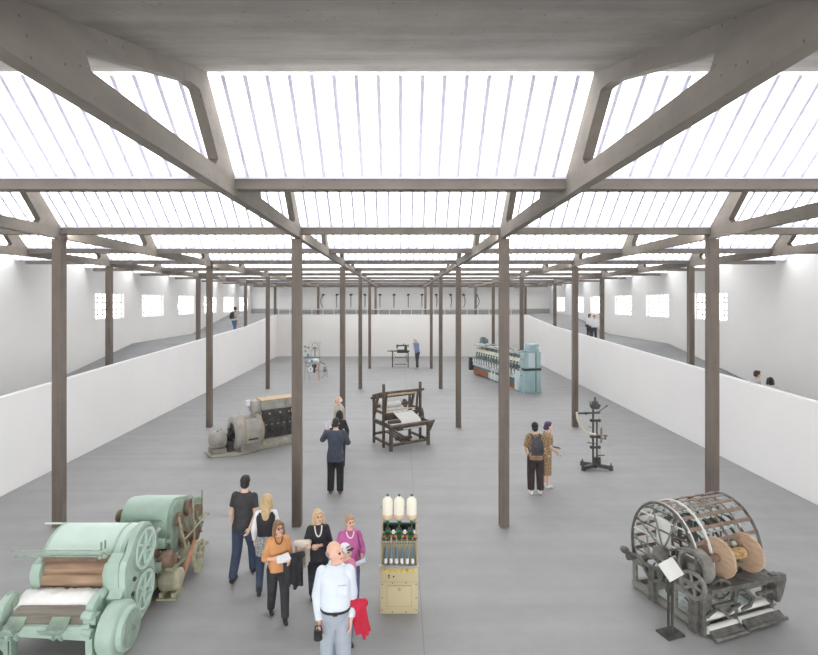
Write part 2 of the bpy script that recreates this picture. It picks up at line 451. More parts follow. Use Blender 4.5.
for X, ln in zip(LINES, lname):
    t = thing('roof_truss', 'row of triangular openwork concrete roof frames running back along the %s column line' % ln, 'roof truss', (X, 0, 0), 0, kind='structure')
    for k in range(K0, K1 + 1):
        if proto is None: proto = o = truss_mesh().done('truss_frame', 'truss', t, smooth=0)
        else:
            o = proto.copy(); C.objects.link(o); o.parent = t
        o.location = (.035 if X < 0 else -.035, tooth_end(k), 0)
# cross beams: a span in each bay between two truss lines
edges = [-XW + .35] + LINES + [XW - .35]
for k in range(-2, K1 + 1):
    t = thing('roof_beam', ('%s concrete beam counted from the viewer crossing under the roof' % ordn[k + 1]) if k > -2 else 'concrete cross beam above the viewer', 'roof beam', (0, tooth_end(k), 0), 0, kind='structure')
    for a, c in zip(edges, edges[1:]):
        a2 = a + ((.095 if a < 0 else .025) if a in LINES else 0); c2 = c - ((.025 if c < 0 else .095) if c in LINES else 0)
        b = B(); b.box2((a2, -.02, 5.99), (c2, .16, 6.125)); b.done('beam_span', 'beam', t, smooth=0)
# added fill lights, no real fittings, hidden behind cross beams to brighten the far end
for k, e in ((0, 260), (2, 260), (4, 300), (6, 300), (7, 150)):
    me = bpy.data.lights.new('wall_washer', 'AREA'); me.shape = 'RECTANGLE'; me.size = 14; me.size_y = .12; me.energy = e * .09; me.color = (1, .985, .96)
    lo = bpy.data.objects.new('wall_washer', me); C.objects.link(lo); lo.location = (0, tooth_end(k) + .2, 6.05); lo.rotation_euler = (math.radians(72), 0, 0)
# columns
rows = ['front', 'second', 'third', 'fourth', 'rear']
for r in range(5):
    d = D1 + 2 * T * r
    for X, ln in zip(LINES, lname):
        if r == 0 and abs(X) > 9: continue
        z0 = 0.0
        if abs(X) > pit_x(min(d, 42.2)): z0 = interp(ramp, d)
        if d > 42.2: z0 = 3.53; d = D1 + 2 * T * r + .05
        b = B(); b.box2((-.095, -.095, 0), (.095, .095, 5.9 - z0))
        o = b.done('column', 'column', smooth=0, bevel=.012)
        o.location = (X, d + .08, z0)
        tag(o, 'brown concrete column of the %s row on the %s line' % (rows[r], ln), 'column', 'concrete columns of the hall')

# white railing on the edge of the far gallery
rl = thing('railing', 'low white railing along the edge of the far gallery', 'railing', (0, 42.56, 3.53))
xe = pit_x(42.2)
b = B(); b.box2((-xe, -.025, .43), (xe, .025, .48)); b.done('top_rail', 'white_paint', rl, smooth=0)
for i in range(23):
    x = -xe + .05 + (2 * xe - .1) * i / 22
    b = B(); b.box2((x - .022, -.02, 0), (x + .022, .02, .43)); b.done('post', 'white_paint', rl, smooth=0)
# ------------------------------------------------------------------ machine materials
M['green'] = mat('pale_green_enamel', (180, 202, 188), 0.45, var=0.09, scale=5, spec=0.5, rgb2=(166, 189, 174))
M['green_dark'] = mat('worn_green_enamel', (164, 182, 166), 0.55, var=0.25, scale=9, rgb2=(136, 156, 140))
M['green_light'] = mat('light_green_enamel', (206, 226, 215), 0.4, var=0.05, scale=3)
M['olive'] = mat('dusty_yellow_green_casing', (192, 188, 162), 0.7, var=0.2, scale=8, rgb2=(158, 158, 134))
M['brown_roll'] = mat('brown_leather_roller', (190, 160, 134), 0.5, scale=3, rgb2=(150, 122, 100), stretch=(0.6, 6, 6))
M['dark_roll'] = mat('dark_steel_roller', (146, 138, 128), 0.45, metal=0.1, scale=3, rgb2=(112, 105, 96), stretch=(0.6, 8, 8))
M['fleece'] = mat('white_wool_fleece', (254, 254, 252), 0.95, var=0.01, scale=20, bump=0.3)
M['dark_iron'] = mat('dark_cast_iron', (88, 86, 82), 0.55, metal=0.1, scale=8, rgb2=(60, 58, 55))
M['iron'] = mat('grey_cast_iron', (148, 146, 139), 0.55, metal=0.1, scale=8, rgb2=(112, 110, 104))
M['steel'] = mat('bright_steel', (190, 192, 192), 0.3, metal=0.7, scale=10, var=0.12)
M['belt'] = mat('tan_leather_belt', (168, 150, 128), 0.8, var=0.15, scale=7)
M['red_rust'] = mat('reddish_primer_paint', (196, 148, 126), 0.7, var=0.15, scale=6)
M['rust_brown'] = mat('brown_rusted_iron', (150, 124, 106), 0.7, scale=9, rgb2=(112, 92, 80))
M['tray_wood'] = mat('worn_brown_timber', (120, 92, 66), 0.7, scale=4, rgb2=(78, 58, 42), stretch=(1, 8, 8))

# ---------------------------------------------------------------- carding machine, left foreground
O = Vector((-4.3, 7.3, 0))
cm = thing('carding_machine', 'large pale green carding machine with rollers and white fleece at the lower left', 'textile machine', O)
def A(x, y, z): return Vector((x, y, z)) - O
SPLIT = {'bolt', 'worm_gear',  'drum_band', 'bracket', 'screw', 'motor_foot', 'cooling_fin', 'gear_box_port', 'push_button', 'hood_seam'}
def part(b, name, m, parent=cm, **k):
    o = b.done(name, m, parent, **k)
    if name in SPLIT: split_islands(o); return None
    return o
# main drum under a rounded hood
b = B(); c0 = A(-5.10, 7.50, .80)
b.lathe([(0, 0), (.43, 0), (.45, .02), (.45, 1.10), (.43, 1.12), (0, 1.12)], c0, (1, 0, 0), 48); drum = part(b, 'drum', 'green_light')
b = B()
for t in (.03, 1.0): b.annulus(c0 + Vector((t, 0, 0)), (1, 0, 0), .458, .44, .035, 48)
part(b, 'drum_band', 'green', drum)
b = B()
b.annulus(c0 + Vector((1.14, 0, 0)), (1, 0, 0), .44, .36, .04, 48); wheel(b, c0 + Vector((1.14, 0, 0)), (1, 0, 0), .4, .03, .05, .09, 8, .022)
part(b, 'drum_end_wheel', 'green', drum)
# drum cover rods
for z, y, x0, x1 in ((1.13, 6.98, -5.4, -4.2), (1.06, 6.96, -5.35, -4.12)):
    b = B(); b.tube([A(x0, y, z), A(x1, y, z)], .011, 8); b.ell(A(x0, y, z), .018); part(b, 'cover_rod', 'green_dark')
b = B(); b.box(A(-4.2, 7.02, 1.17), (.02, .02, .12)); b.box(A(-4.18, 7.08, 1.17), (.015, .02, .12)); b.ell(A(-4.12, 6.96, 1.06), (.05, .03, .03)); b.cyl(A(-4.16, 6.91, 1.07), A(-4.16, 7.0, 1.07), .03); part(b, 'rod_bracket', 'green_dark')
b = B(); b.tube([A(-5.4, 7.6, 1.235), A(-5.06, 7.6, 1.235)], .014, 8); part(b, 'spigot', 'green_light')
O0 = O.copy(); O = O - Vector((.02, .18, -.05))   # the feed end sits this much further back
# shelf over rollers
b = B(); b.prism([(6.98 - O.y, 1.0), (6.78 - O.y, 1.03), (6.74 - O.y, 1.0), (6.96 - O.y, .96)], 'x', -5.0 - O.x, -3.98 - O.x); part(b, 'roller_cover', 'rust_brown', bevel=.004)
for z, y, r in ((.925, 6.84, .086), (.785, 6.78, .086)):
    b = B(); b.cyl(A(-4.98, y, z), A(-4.1, y, z), r, seg=28); rr = part(b, 'feed_roller', 'brown_roll')
    b = B(); b.cyl(A(-5.03, y, z), A(-4.05, y, z), .03); part(b, 'shaft', 'iron', rr)
b = B(); b.box(A(-4.53, 6.93, .82), (.96, .03, .42)); part(b, 'back_plate', 'dark_iron')
# side housings of the rollers
for x in (-5.04, -4.04):
    b = B(); b.prism([(6.98 - O.y, .55), (6.70 - O.y, .55), (6.66 - O.y, .86), (6.72 - O.y, .98), (6.86 - O.y, 1.02), (6.98 - O.y, 1.0)], 'x', x - .07 - O.x, x + .07 - O.x)
    h = part(b, 'roller_housing', 'green', bevel=.02)
    b = B()
    for y, z in ((6.80, 1.02), (6.9, 1.02)): b.cyl(A(x, y, z), A(x, y, z + .03), .022, seg=8)
    b.ell(A(x, 6.85, 1.05), (.05, .035, .03)); part(b, 'bolt', 'green_dark', h)
b = B(); b.box(A(-3.93, 6.78, .72), (.1, .3, .7)); hp = part(b, 'gear_casing', 'green', bevel=.025)
b = B()
for z in (.45, .6, .75, .9): b.cyl(A(-3.90, 6.62, z), A(-3.90, 6.65, z), .012, seg=8)
part(b, 'bolt', 'green_dark', hp)
# fleece web between the rollers
b = B(); rr = random.Random(3); n = 26; rows_ = []
for j in range(9):
    t = j / 8; y = 6.72 - .38 * t; z = .70 - .05 * t + .07 * math.sin(PI * t); row = []
    for i in range(n + 1):
        u = i / n; x = -5.08 + 1.04 * u + (.05 * (t - .5)) + (rr.uniform(-.012, .012))
        row.append(b.bm.verts.new(A(x, y + (rr.uniform(-.03, .03) if j in (0, 8) else 0), z + rr.uniform(-.012, .02))))
    rows_.append(row)
low = [[b.bm.verts.new(v.co + Vector((0, 0, -.07))) for v in r] for r in rows_]
for a_, c_ in zip(rows_, rows_[1:]):
    for i in range(n): b.face([a_[i], a_[i + 1], c_[i + 1], c_[i]])
for a_, c_ in zip(low, low[1:]):
    for i in range(n): b.face([a_[i], c_[i], c_[i + 1], a_[i + 1]])
for a_, c_ in ((rows_[0], low[0]), (rows_[-1], low[-1])):
    for i in range(n): b.face([a_[i], a_[i + 1], c_[i + 1], c_[i]])
for k in (0, -1):
    for j in range(8): b.face([rows_[j][k], rows_[j + 1][k], low[j + 1][k], low[j][k]])
part(b, 'fleece_web', 'fleece', smooth=180)
b = B(); b.cyl(A(-5.02, 6.62, .60), A(-4.02, 6.62, .60), .07, seg=24); part(b, 'doffer_roller', 'dark_roll')
# large dark delivery roller
b = B(); b.cyl(A(-4.98, 6.30, .54), A(-3.99, 6.30, .54), .155, seg=36); rl2 = part(b, 'delivery_roller', 'dark_roll')
b = B(); b.cyl(A(-5.12, 6.30, .54), A(-3.9, 6.30, .54), .035); part(b, 'shaft', 'iron', rl2)
# front frame
b = B(); b.prism([(-5.02 - O.x, .40), (-3.98 - O.x, .34), (-3.93 - O.x, .34), (-3.93 - O.x, .56), (-4.05 - O.x, .52), (-5.02 - O.x, .52)], 'y', 6.10 - O.y, 6.15 - O.y); part(b, 'front_beam', 'green', bevel=.008)
for x in (-5.12, -3.98):
    b = B(); b.prism([(6.10 - O.y, .34), (6.95 - O.y, .34), (6.95 - O.y, .60), (6.55 - O.y, .62), (6.45 - O.y, .76), (6.34 - O.y, .79), (6.2 - O.y, .74), (6.13 - O.y, .6)], 'x', x - .05 - O.x, x + .05 - O.x)
    part(b, 'side_cheek', 'green', bevel=.015)
b = B()
for x, z in ((-3.98, .70), (-3.98, .5)): b.cyl(A(x - .04, 6.12, z), A(x + .10, 6.1, z), .05, seg=14)
b.box(A(-3.93, 6.2, .62), (.12, .14, .1)); b.ell(A(-3.96, 6.42, .80), (.07, .09, .07)); part(b, 'bearing_block', 'green', bevel=.006)
b = B(); b.ell(A(-5.13, 6.38, .78), (.08, .10, .07)); b.cyl(A(-5.2, 6.35, .74), A(-5.05, 6.35, .74), .07); b.box(A(-5.14, 6.3, .66), (.12, .16, .1)); part(b, 'bearing_block', 'green_dark', bevel=.006)
for x, w_ in ((-4.88, .22), (-4.33, .24)):
    b = B()
    prof = [(-.05, .05), (.0, -.015), (.09, -.03), (.16, .0), (.22, .05)]
    up_ = [(6.02 + p[0] - O.y - .06, .52 + p[1] * 1.2 + .02) for p in prof]; dn = [(p[0], p[1] - .022) for p in up_[::-1]]
    b.prism(up_ + dn, 'x', x - w_ / 2 - O.x, x + w_ / 2 - O.x); t_ = part(b, 'catch_tray', 'green_dark', bevel=.004)
    b = B(); b.bar(A(x - .05, 6.05, .47), A(x - .05, 6.11, .40), .03, .03); b.bar(A(x + .05, 6.05, .47), A(x + .05, 6.11, .40), .03, .03); part(b, 'bracket', 'green', t_)
for x, y in ((-3.97, 6.2), (-5.0, 6.2), (-5.05, 6.95), (-4.0, 6.95), (-5.0, 7.7), (-4.0, 7.7)):
    b = B(); b.box(A(x, y, .25), (.09, .1, .40)); b.box(A(x, y, .07), (.15, .16, .04)); part(b, 'leg', 'green', bevel=.008)
for x in (-5.0, -4.0):
    b = B(); b.box(A(x, 7.3, .36), (.10, 1.7, .16)); part(b, 'side_rail', 'green_dark', bevel=.01)
# dark drive mechanism hanging on the left corner
b = B(); c1 = A(-5.16, 6.18, .30)
for k in range(5):
    a = k * 1.26; b.tube([c1, c1 + Vector((.16 * math.cos(a), -.05 * math.sin(a * 2), .17 * math.sin(a))), c1 + Vector((.2 * math.cos(a + .5), .04, .19 * math.sin(a + .5)))], .018, 6)
b.cyl(c1 + Vector((-.1, 0, .05)), c1 + Vector((.12, 0, .05)), .07); b.box(c1 + Vector((.12, .02, -.03)), (.14, .16, .26)); b.annulus(c1 + Vector((-.14, 0, .16)), (1, .3, 0), .10, .07, .05, 18)
b.tube([c1 + Vector((.0, 0, -.08)), c1 + Vector((-.14, -.03, -.22)), c1 + Vector((-.32, -.05, -.26))], .03, 8)
dm = b.done('ratchet_gear', 'green_dark', cm)
b = B(); b.cyl(c1 + Vector((.02, -.09, -.12)), c1 + Vector((.02, .1, -.12)), .12, seg=14); b.box(c1 + Vector((.1, .0, -.22)), (.2, .14, .14)); b.cyl(c1 + Vector((-.2, -.02, .24)), c1 + Vector((.06, -.02, .3)), .035)
b.annulus(c1 + Vector((-.28, 0, .22)), (.2, 1, 0), .09, .055, .03, 18); part(b, 'worm_gear', 'dark_iron', dm)
O = O0
# right gable plate with two spoked wheels
X1 = -3.66
gable = [(6.66, .30), (6.64, 1.0), (6.69, 1.12), (6.80, 1.18), (6.85, 1.26), (6.93, 1.37), (7.03, 1.43), (7.16, 1.45), (7.30, 1.40), (7.42, 1.28), (7.47, 1.08), (7.43, .84), (7.47, .60), (7.44, .36), (7.32, .18), (7.1, .12), (6.9, .12)]
b = B(); b.prism([(y - O.y, z) for y, z in gable], 'x', X1 - .09 - O.x, X1 - O.x); gp_ = part(b, 'gable_plate', 'green', bevel=.015)
b = B(); b.prism([(y - O.y, z) for y, z in [(6.64, .35), (6.64, 1.0), (6.66, 1.12), (6.80, 1.2), (6.84, .9), (6.84, .35)]], 'x', X1 - .26 - O.x, X1 - .09 - O.x); part(b, 'gable_casing', 'green', bevel=.02)
for y, z, R in ((7.13, 1.10, .275), (7.11, .52, .26)):
    b = B(); wheel(b, A(X1 + .02, y, z), (1, 0, 0), R, .045, .035, .055, 6, .022, curve=.25); wh = part(b, 'spoked_wheel', 'green_light')
    b = B(); b.annulus(A(X1 + .004, y, z), (1, 0, 0), R + .03, R + .004, .05, 40); b.cyl(A(X1, y, z), A(X1 + .07, y, z), .025); part(b, 'wheel_rim_guard', 'green_dark', wh)
b = B()
for y, z in ((6.82, .62), (6.86, .80), (6.80, .5), (6.9, .55)): b.cyl(A(X1 - .002, y, z), A(X1 + .025, y, z), .03, seg=12)
part(b, 'bolt', 'dark_iron', gp_)
# round chain guard at the front right
b = B(); p = A(-3.78, 6.47, .385)
b.lathe([(0, 0), (.30, 0), (.325, .03), (.325, .2), (.31, .22), (.26, .23), (.26, .28), (.245, .30), (.03, .305), (0, .31)], p, (1, 0, 0), 48)
cg = part(b, 'chain_guard', 'green', smooth=50)
b = B(); b.lathe([(0, 0), (.22, 0), (.215, .012), (0, .014)], p + Vector((.303, 0, 0)), (1, 0, 0), 40); part(b, 'guard_cover', 'green_dark', cg)
b = B(); b.cyl(p + Vector((.30, 0, 0)), p + Vector((.34, 0, 0)), .03, seg=12); part(b, 'hub_nut', 'iron', cg)
b = B(); b.box(p + Vector((.12, .0, -.37)), (.1, .12, .06)); b.prism([(6.35 - O.y, .0), (6.51 - O.y, .0), (6.48 - O.y, .12), (6.38 - O.y, .12)], 'x', -3.86 - O.x, -3.78 - O.x); part(b, 'guard_foot', 'green_dark')
b = B(); b.bar(A(-3.76, 6.55, .70), A(-3.76, 6.9, .92), .18, .05); part(b, 'guard_arm', 'green', bevel=.01)
# rear unit: hood with flat front and rounded back
y0 = 8.12
prof = [(y0, .56), (y0, 1.02), (y0 + .05, 1.15), (y0 + .14, 1.25), (y0 + .27, 1.30), (y0 + .42, 1.28), (y0 + .9, 1.12), (y0 + 1.3, .95), (y0 + 1.3, .3), (y0 + .1, .3)]
b = B(); b.prism([(y - O.y, z) for y, z in prof], 'x', -4.56 - O.x, -3.80 - O.x); hood = part(b, 'rear_hood', 'green', bevel=.012)
b = B()
for z in (1.035, 1.055): b.box(A(-4.18, y0 - .004, z), (.60, .012, .008))
for i in range(9): b.cyl(A(-4.5 + i * .08, y0 - .012, 1.02), A(-4.5 + i * .08, y0, 1.02), .008, seg=8)
part(b, 'hood_seam', 'green_dark', hood)
b = B(); b.box(A(-3.93, y0 - .004, .90), (.05, .006, .075), Matrix.Rotation(.5, 3, 'Y')); part(b, 'paper_tag', 'white_paint', hood)
b = B(); b.box(A(-4.18, y0 - .02, .575), (.76, .05, .03)); part(b, 'hood_sill', 'dark_iron', hood)
b = B(); b.cyl(A(-4.68, y0 + .25, 1.02), A(-4.56, y0 + .25, 1.02), .08, seg=16); b.cyl(A(-4.72, y0 + .25, 1.02), A(-4.68, y0 + .25, 1.02), .1, seg=16); part(b, 'side_pulley', 'rust_brown')
b = B(); b.prism([(y - O.y, z) for y, z in [(7.9, .02), (8.0, .58), (9.42, .5), (9.42, .02)]], 'x', -4.55 - O.x, -3.86 - O.x); part(b, 'rear_base', 'olive', bevel=.01)
# right side of the rear unit: cheek, pulleys, belts, levers
b = B(); b.prism([(y - O.y, z) for y, z in [(y0 + .02, .42), (y0 + .02, 1.0), (y0 + .12, 1.2), (y0 + .28, 1.27), (y0 + 1.1, 1.0), (y0 + 1.34, .9), (y0 + 1.34, .35)]], 'x', -3.80 - O.x, -3.74 - O.x); ck = part(b, 'rear_cheek', 'green_dark', bevel=.008)
for y, z, R in ((y0 + .22, .98, .11), (y0 + .62, 1.02, .14), (y0 + 1.0, .8, .11), (y0 + .4, .55, .13), (y0 + .85, .42, .16)):
    b = B(); b.lathe([(0, 0), (R * .3, 0), (R * .3, .02), (R, .02), (R, .08), (R * .3, .08), (0, .10)], A(-3.74, y, z), (1, 0, 0), 24); part(b, 'pulley', 'rust_brown')
def belt(pts, w_=.05):
    b = B()
    for p_, q_ in zip(pts, pts[1:]): b.bar(A(*p_), A(*q_), .008, w_, up=(1, 0, 0))
    return part(b, 'drive_belt', 'belt')
belt([(-3.68, y0 + .13, 1.0), (-3.66, y0 + .28, .56)]); belt([(-3.68, y0 + .31, .99), (-3.66, y0 + .52, .56)])
belt([(-3.66, y0 + .5, 1.06), (-3.64, y0 + .72, .42)]); belt([(-3.66, y0 + .74, 1.0), (-3.64, y0 + 1.0, .40)])
belt([(-3.67, y0 + .9, .84), (-3.66, y0 + .52, .5)])
for pts in ([(-3.62, y0 + .05, 1.08), (-3.58, y0 + .3, .30)], [(-3.63, y0 + .62, 1.2), (-3.58, y0 + .58, .36)], [(-3.62, y0 + .2, .62), (-3.56, y0 + 1.1, .70)], [(-3.7, y0 + 1.2, 1.12), (-3.7, y0 + 1.22, .5)], [(-3.62, y0 - .05, .34), (-3.42, y0 + .7, .36)]):
    b = B(); b.tube([A(*q_) for q_ in pts], .016, 8); b.ell(A(*pts[-1]), .035); part(b, 'lever_rod', 'olive')
b = B(); b.bar(A(-3.55, y0 - .05, .12), A(-3.50, y0 + .42, .52), .07, .07); part(b, 'starting_lever', 'red_rust', bevel=.01)
b = B(); b.annulus(A(-3.46, y0 + .45, .30), (1, 0, 0), .22, .17, .05, 28); b.box(A(-3.46, y0 + .45, .08), (.10, .14, .16)); b.cyl(A(-3.6, y0 + .45, .3), A(-3.4, y0 + .45, .3), .03); wheel(b, A(-3.46, y0 + .45, .3), (1, 0, 0), .2, .04, .04, .04, 5, .014); part(b, 'belt_wheel', 'olive')
# electric motor at the foot
b = B(); mc = A(-3.78, 7.86, .24)
b.lathe([(0, 0), (.10, 0), (.155, .03), (.165, .08), (.165, .26), (.155, .31), (.1, .34), (0, .35)], mc, (1, .1, 0), 28)
mo = part(b, 'drive_motor', 'olive', smooth=50)
b = B()
for i in range(8):
    t_ = .09 + .02 * i; b.annulus(mc + Vector((t_, t_ * .1, 0)), (1, .1, 0), .172, .15, .008, 24)
b.box(mc + Vector((.17, .0, .17)), (.12, .1, .07)); part(b, 'cooling_fin', 'olive', mo)
b = B()
for t_ in (.08, .27): b.box(mc + Vector((t_, 0, -.19)), (.06, .28, .10))
b.box(mc + Vector((.17, 0, -.225)), (.3, .34, .03)); part(b, 'motor_foot', 'olive', mo)
for x, y, z, R, L in ((-3.9, 7.75, .62, .14, .10), (-3.72, 7.78, .60, .12, .18), (-3.58, 7.84, .58, .07, .1)):
    b = B(); b.lathe([(0, 0), (R, 0), (R * 1.03, L / 2), (R, L), (0, L)], A(x, y, z), (1, 0, 0), 28); part(b, 'drive_pulley', 'rust_brown', smooth=50)
b = B(); b.tube([A(-3.95, 7.76, .61), A(-3.45, 7.84, .60)], .025); part(b, 'drive_shaft', 'iron')
b = B()
rr = random.Random(5)
for i in range(12):
    y = 7.5 + rr.random() * .5; z = .45 + rr.random() * .5; x = -3.95 + rr.random() * .2
    b.cyl(A(x, y, z), A(x + .1, y + .02, z), .03 + .05 * rr.random(), seg=14)
    b.tube([A(x, y, z), A(x + .05, y + .15, z - .1)], .014, 6)
part(b, 'gear_train', 'green_dark')
b = B(); b.prism([(7.42 - O.y, .04), (7.95 - O.y, .04), (7.95 - O.y, .52), (7.42 - O.y, .62)], 'x', -3.98 - O.x, -3.80 - O.x); ob = part(b, 'gear_box', 'olive', bevel=.01)
b = B(); b.annulus(A(-3.795, 7.6, .38), (1, 0, 0), .05, .03, .02, 16); b.annulus(A(-3.795, 7.72, .36), (1, 0, 0), .05, .03, .02, 16); b.box(A(-3.79, 7.68, .1), (.05, .3, .08)); part(b, 'gear_box_port', 'dark_iron', ob)

# ---------------------------------------------------------------- circular wire-stranding machine, right foreground
yaw = math.radians(18.8)
rm = thing('stranding_machine', 'dark iron machine with arched slatted drum and two round wooden flanges at the lower right', 'textile machine', (4.12, 6.95, 0), yaw)
M['slat'] = mat('copper_brown_iron', (150, 130, 116), 0.6, metal=0.1, scale=9, rgb2=(116, 98, 86))
M['old_iron'] = mat('worn_black_grey_iron', (122, 120, 115), 0.5, metal=0.1, scale=10, rgb2=(80, 78, 74))
M['frame_wood'] = mat('weathered_grey_timber', (158, 157, 149), 0.7, scale=6, rgb2=(122, 120, 114), stretch=(1, 8, 8))
M['spool_wood'] = mat('pale_plywood', (196, 170, 144), 0.6, scale=3, rgb2=(180, 152, 126), stretch=(3, 3, 8))
M['yarn'] = mat('straw_yarn', (214, 184, 134), 0.9, scale=26, rgb2=(150, 116, 84))
M['spindle_green'] = mat('grey_green_bobbin', (216, 224, 220), 0.6, scale=12, rgb2=(170, 184, 178))
M['dull_white'] = mat('dull_white_paint', (222, 222, 218), 0.6, var=0.06)
def part(b, name, m, parent=None, **k):
    o = b.done(name, m, parent or rm, **k)
    if name in SPLIT: split_islands(o); return None
    return o
Lx, Ly = 1.42, 1.2
# base frame of timbers
for y in (0.04, Ly - .04):
    for z in (.05, .43):
        b = B(); b.box((Lx / 2, y, z + .03), (Lx, .07, .09)); part(b, 'frame_rail', 'frame_wood', bevel=.006)
for x in (.04, Lx - .04):
    for z in (.05, .43):
        b = B(); b.box((x, Ly / 2, z + .03), (.07, Ly - .08, .09)); part(b, 'frame_rail', 'frame_wood', bevel=.006)
for x in (.04, Lx - .04):
    for y in (.04, Ly * .33, Ly * .62, Ly - .04):
        b = B(); b.box((x, y, .26), (.06, .06, .50)); part(b, 'frame_post', 'frame_wood', bevel=.006)
b = B(); b.box((.0, .04, .34), (.10, .12, .68)); b.box((-.01, .04, .70), (.16, .16, .06)); part(b, 'corner_post', 'old_iron', bevel=.015)
# arched drum
zc, ry, rz_ = .80, .60, .74
def arch(x, t, s=1.0): return Vector((x, Ly / 2 + 0.02 - math.cos(t) * ry * s, zc + math.sin(t) * rz_ * s))
def ring(x, r, m, name, lo=-.5):
    n = 40; b = B(); b.tube([arch(x, lo + (PI - 2 * lo) * i / n) for i in range(n + 1)], r, 8); return part(b, name, m)
ring(.04, .022, 'old_iron', 'end_ring'); ring(.075, .016, 'dull_white', 'end_ring'); ring(.33, .022, 'dull_white', 'ring_band'); ring(.70, .014, 'slat', 'drum_ring'); ring(1.0, .014, 'slat', 'drum_ring'); ring(1.30, .022, 'old_iron', 'end_ring')
nb_ = 15
for i in range(nb_):
    t = -.25 + (PI + .5) * i / (nb_ - 1)
    b = B(); p0, p1 = arch(.04, t), arch(1.30, t); nrm = Vector((0, -math.cos(t), math.sin(t))); b.bar(p0, p1, .05, .014, up=nrm); part(b, 'drum_slat', 'slat')
# reels of bobbins inside, between the slats
bob = None; rr = random.Random(2)
b = B()
for k in range(6):
    xx = .38 + k * .165
    b.annulus((xx, Ly / 2, zc), (1, 0, 0), .5, .46, .015, 24); b.tube([(xx, Ly / 2 - .48, zc), (xx, Ly / 2 + .48, zc)], .012, 6); b.tube([(xx, Ly / 2, zc - .48), (xx, Ly / 2, zc + .48)], .012, 6)
b.tube([(.0, Ly / 2, zc), (1.36, Ly / 2, zc)], .045, 14)
part(b, 'inner_cage', 'old_iron')
cnt = 0
for k in range(7):
    for i in range(9):
        t = .0 + PI * i / 8; x = .38 + .135 * k; p = arch(x + (.05 if i % 2 else 0), t, .86); nrm = Vector((0, -math.cos(t), math.sin(t)))
        if bob is None:
            q = B(); q.lathe([(0, 0), (.042, 0), (.042, .015), (.026, .025), (.034, .06), (.026, .095), (.042, .105), (.042, .12), (0, .12)], (0, 0, -.06), (0, 0, 1), 12); bob = o_ = part(q, 'wire_bobbin', 'spindle_green')
        else: o_ = bob.copy(); C.objects.link(o_)
        o_.location = p; o_.rotation_euler = (PI / 2 - t, .4 * rr.uniform(-1, 1), 0); cnt += 1
# lattice on the left end
for z in (.5, .66, .82, .98, 1.14, 1.30, 1.42):
    hw = ry * math.sqrt(max(0, 1 - ((z - zc) / rz_) ** 2)) if z > zc else ry
    b = B(); b.tube([(.04, Ly / 2 - hw, z + .02), (.04, Ly / 2 + hw, z - .02)], .012, 6); part(b, 'end_bar', 'dull_white' if z in (.98, 1.30) else 'old_iron')
b = B()
for a in (.5, 1.1, 1.9, 2.6): b.tube([(.03, Ly / 2, zc + .05), arch(.03, a, .97)], .014, 6)
b.cyl((-.06, Ly / 2, zc + .03), (.06, Ly / 2, zc + .03), .10, seg=18); b.tube([(-.03, .25, .62), (-.05, .5, .86), (-.04, .8, .72), (-.03, 1.1, .9)], .016, 6); part(b, 'end_spider', 'iron')
b = B(); b.annulus((-.05, .70, .56), (1, 0, 0), .20, .15, .06, 24); b.box((-.05, .72, .3), (.06, .10, .5)); b.annulus((-.05, .48, .52), (1, 0, 0), .12, .08, .05, 20); part(b, 'gear_arch', 'old_iron')
b = B(); b.tube([(-.08, 1.22, .56), (-.06, 1.0, .60), (-.08, .8, .56), (-.06, .55, .60)], .03, 8); b.ell((-.08, 1.26, .58), (.06, .08, .06)); b.cyl((-.12, 1.15, .52), (.05, 1.15, .52), .05); b.tube([(-.1, 1.3, .62), (-.04, 1.2, .5)], .02); part(b, 'linkage', 'old_iron')
rr = random.Random(11); b = B()
for i in range(26):
    y = .12 + rr.random() * .95; z = .2 + rr.random() * .5; x = .1 + rr.random() * .3
    b.tube([(x, y, z), (x + rr.uniform(-.1, .2), y + rr.uniform(-.2, .2), z + rr.uniform(-.2, .25))], .010 + .008 * rr.random(), 6)
    if i % 3 == 0: b.cyl((x, y, z), (x + .05, y, z), .04 + .04 * rr.random(), seg=12)
part(b, 'linkage', 'old_iron')
b = B(); b.box((.06, .62, .95), (.012, .26, .75)); part(b, 'dust_sheet', 'dull_white')
# pulley drum, handwheels
b = B(); pc = Vector((-.03, .05, .90)); b.annulus(pc + Vector((.07, 0, 0)), (1, 0, 0), .235, .19, .16, 44); b.lathe([(0, 0), (.21, 0), (.21, .02), (0, .02)], pc + Vector((.1, 0, 0)), (1, 0, 0), 40); b.cyl(pc - Vector((.03, 0, 0)), pc + Vector((.2, 0, 0)), .05); part(b, 'belt_pulley', 'iron')
b = B(); hc = Vector((-.10, -.02, .70)); b.annulus(hc, (1, .15, 0), .19, .155, .05, 40); ax = Vector((1, .15, 0)).normalized(); wheel(b, hc, ax, .17, .02, .03, .05, 6, .026); b.cyl(hc, hc + ax * .14, .03); part(b, 'handwheel', 'iron')
b = B(); hc = Vector((.28, -.13, .62)); wheel(b, hc, (.25, 1, .1), .17, .03, .04, .035, 5, .016); part(b, 'handwheel', 'old_iron')
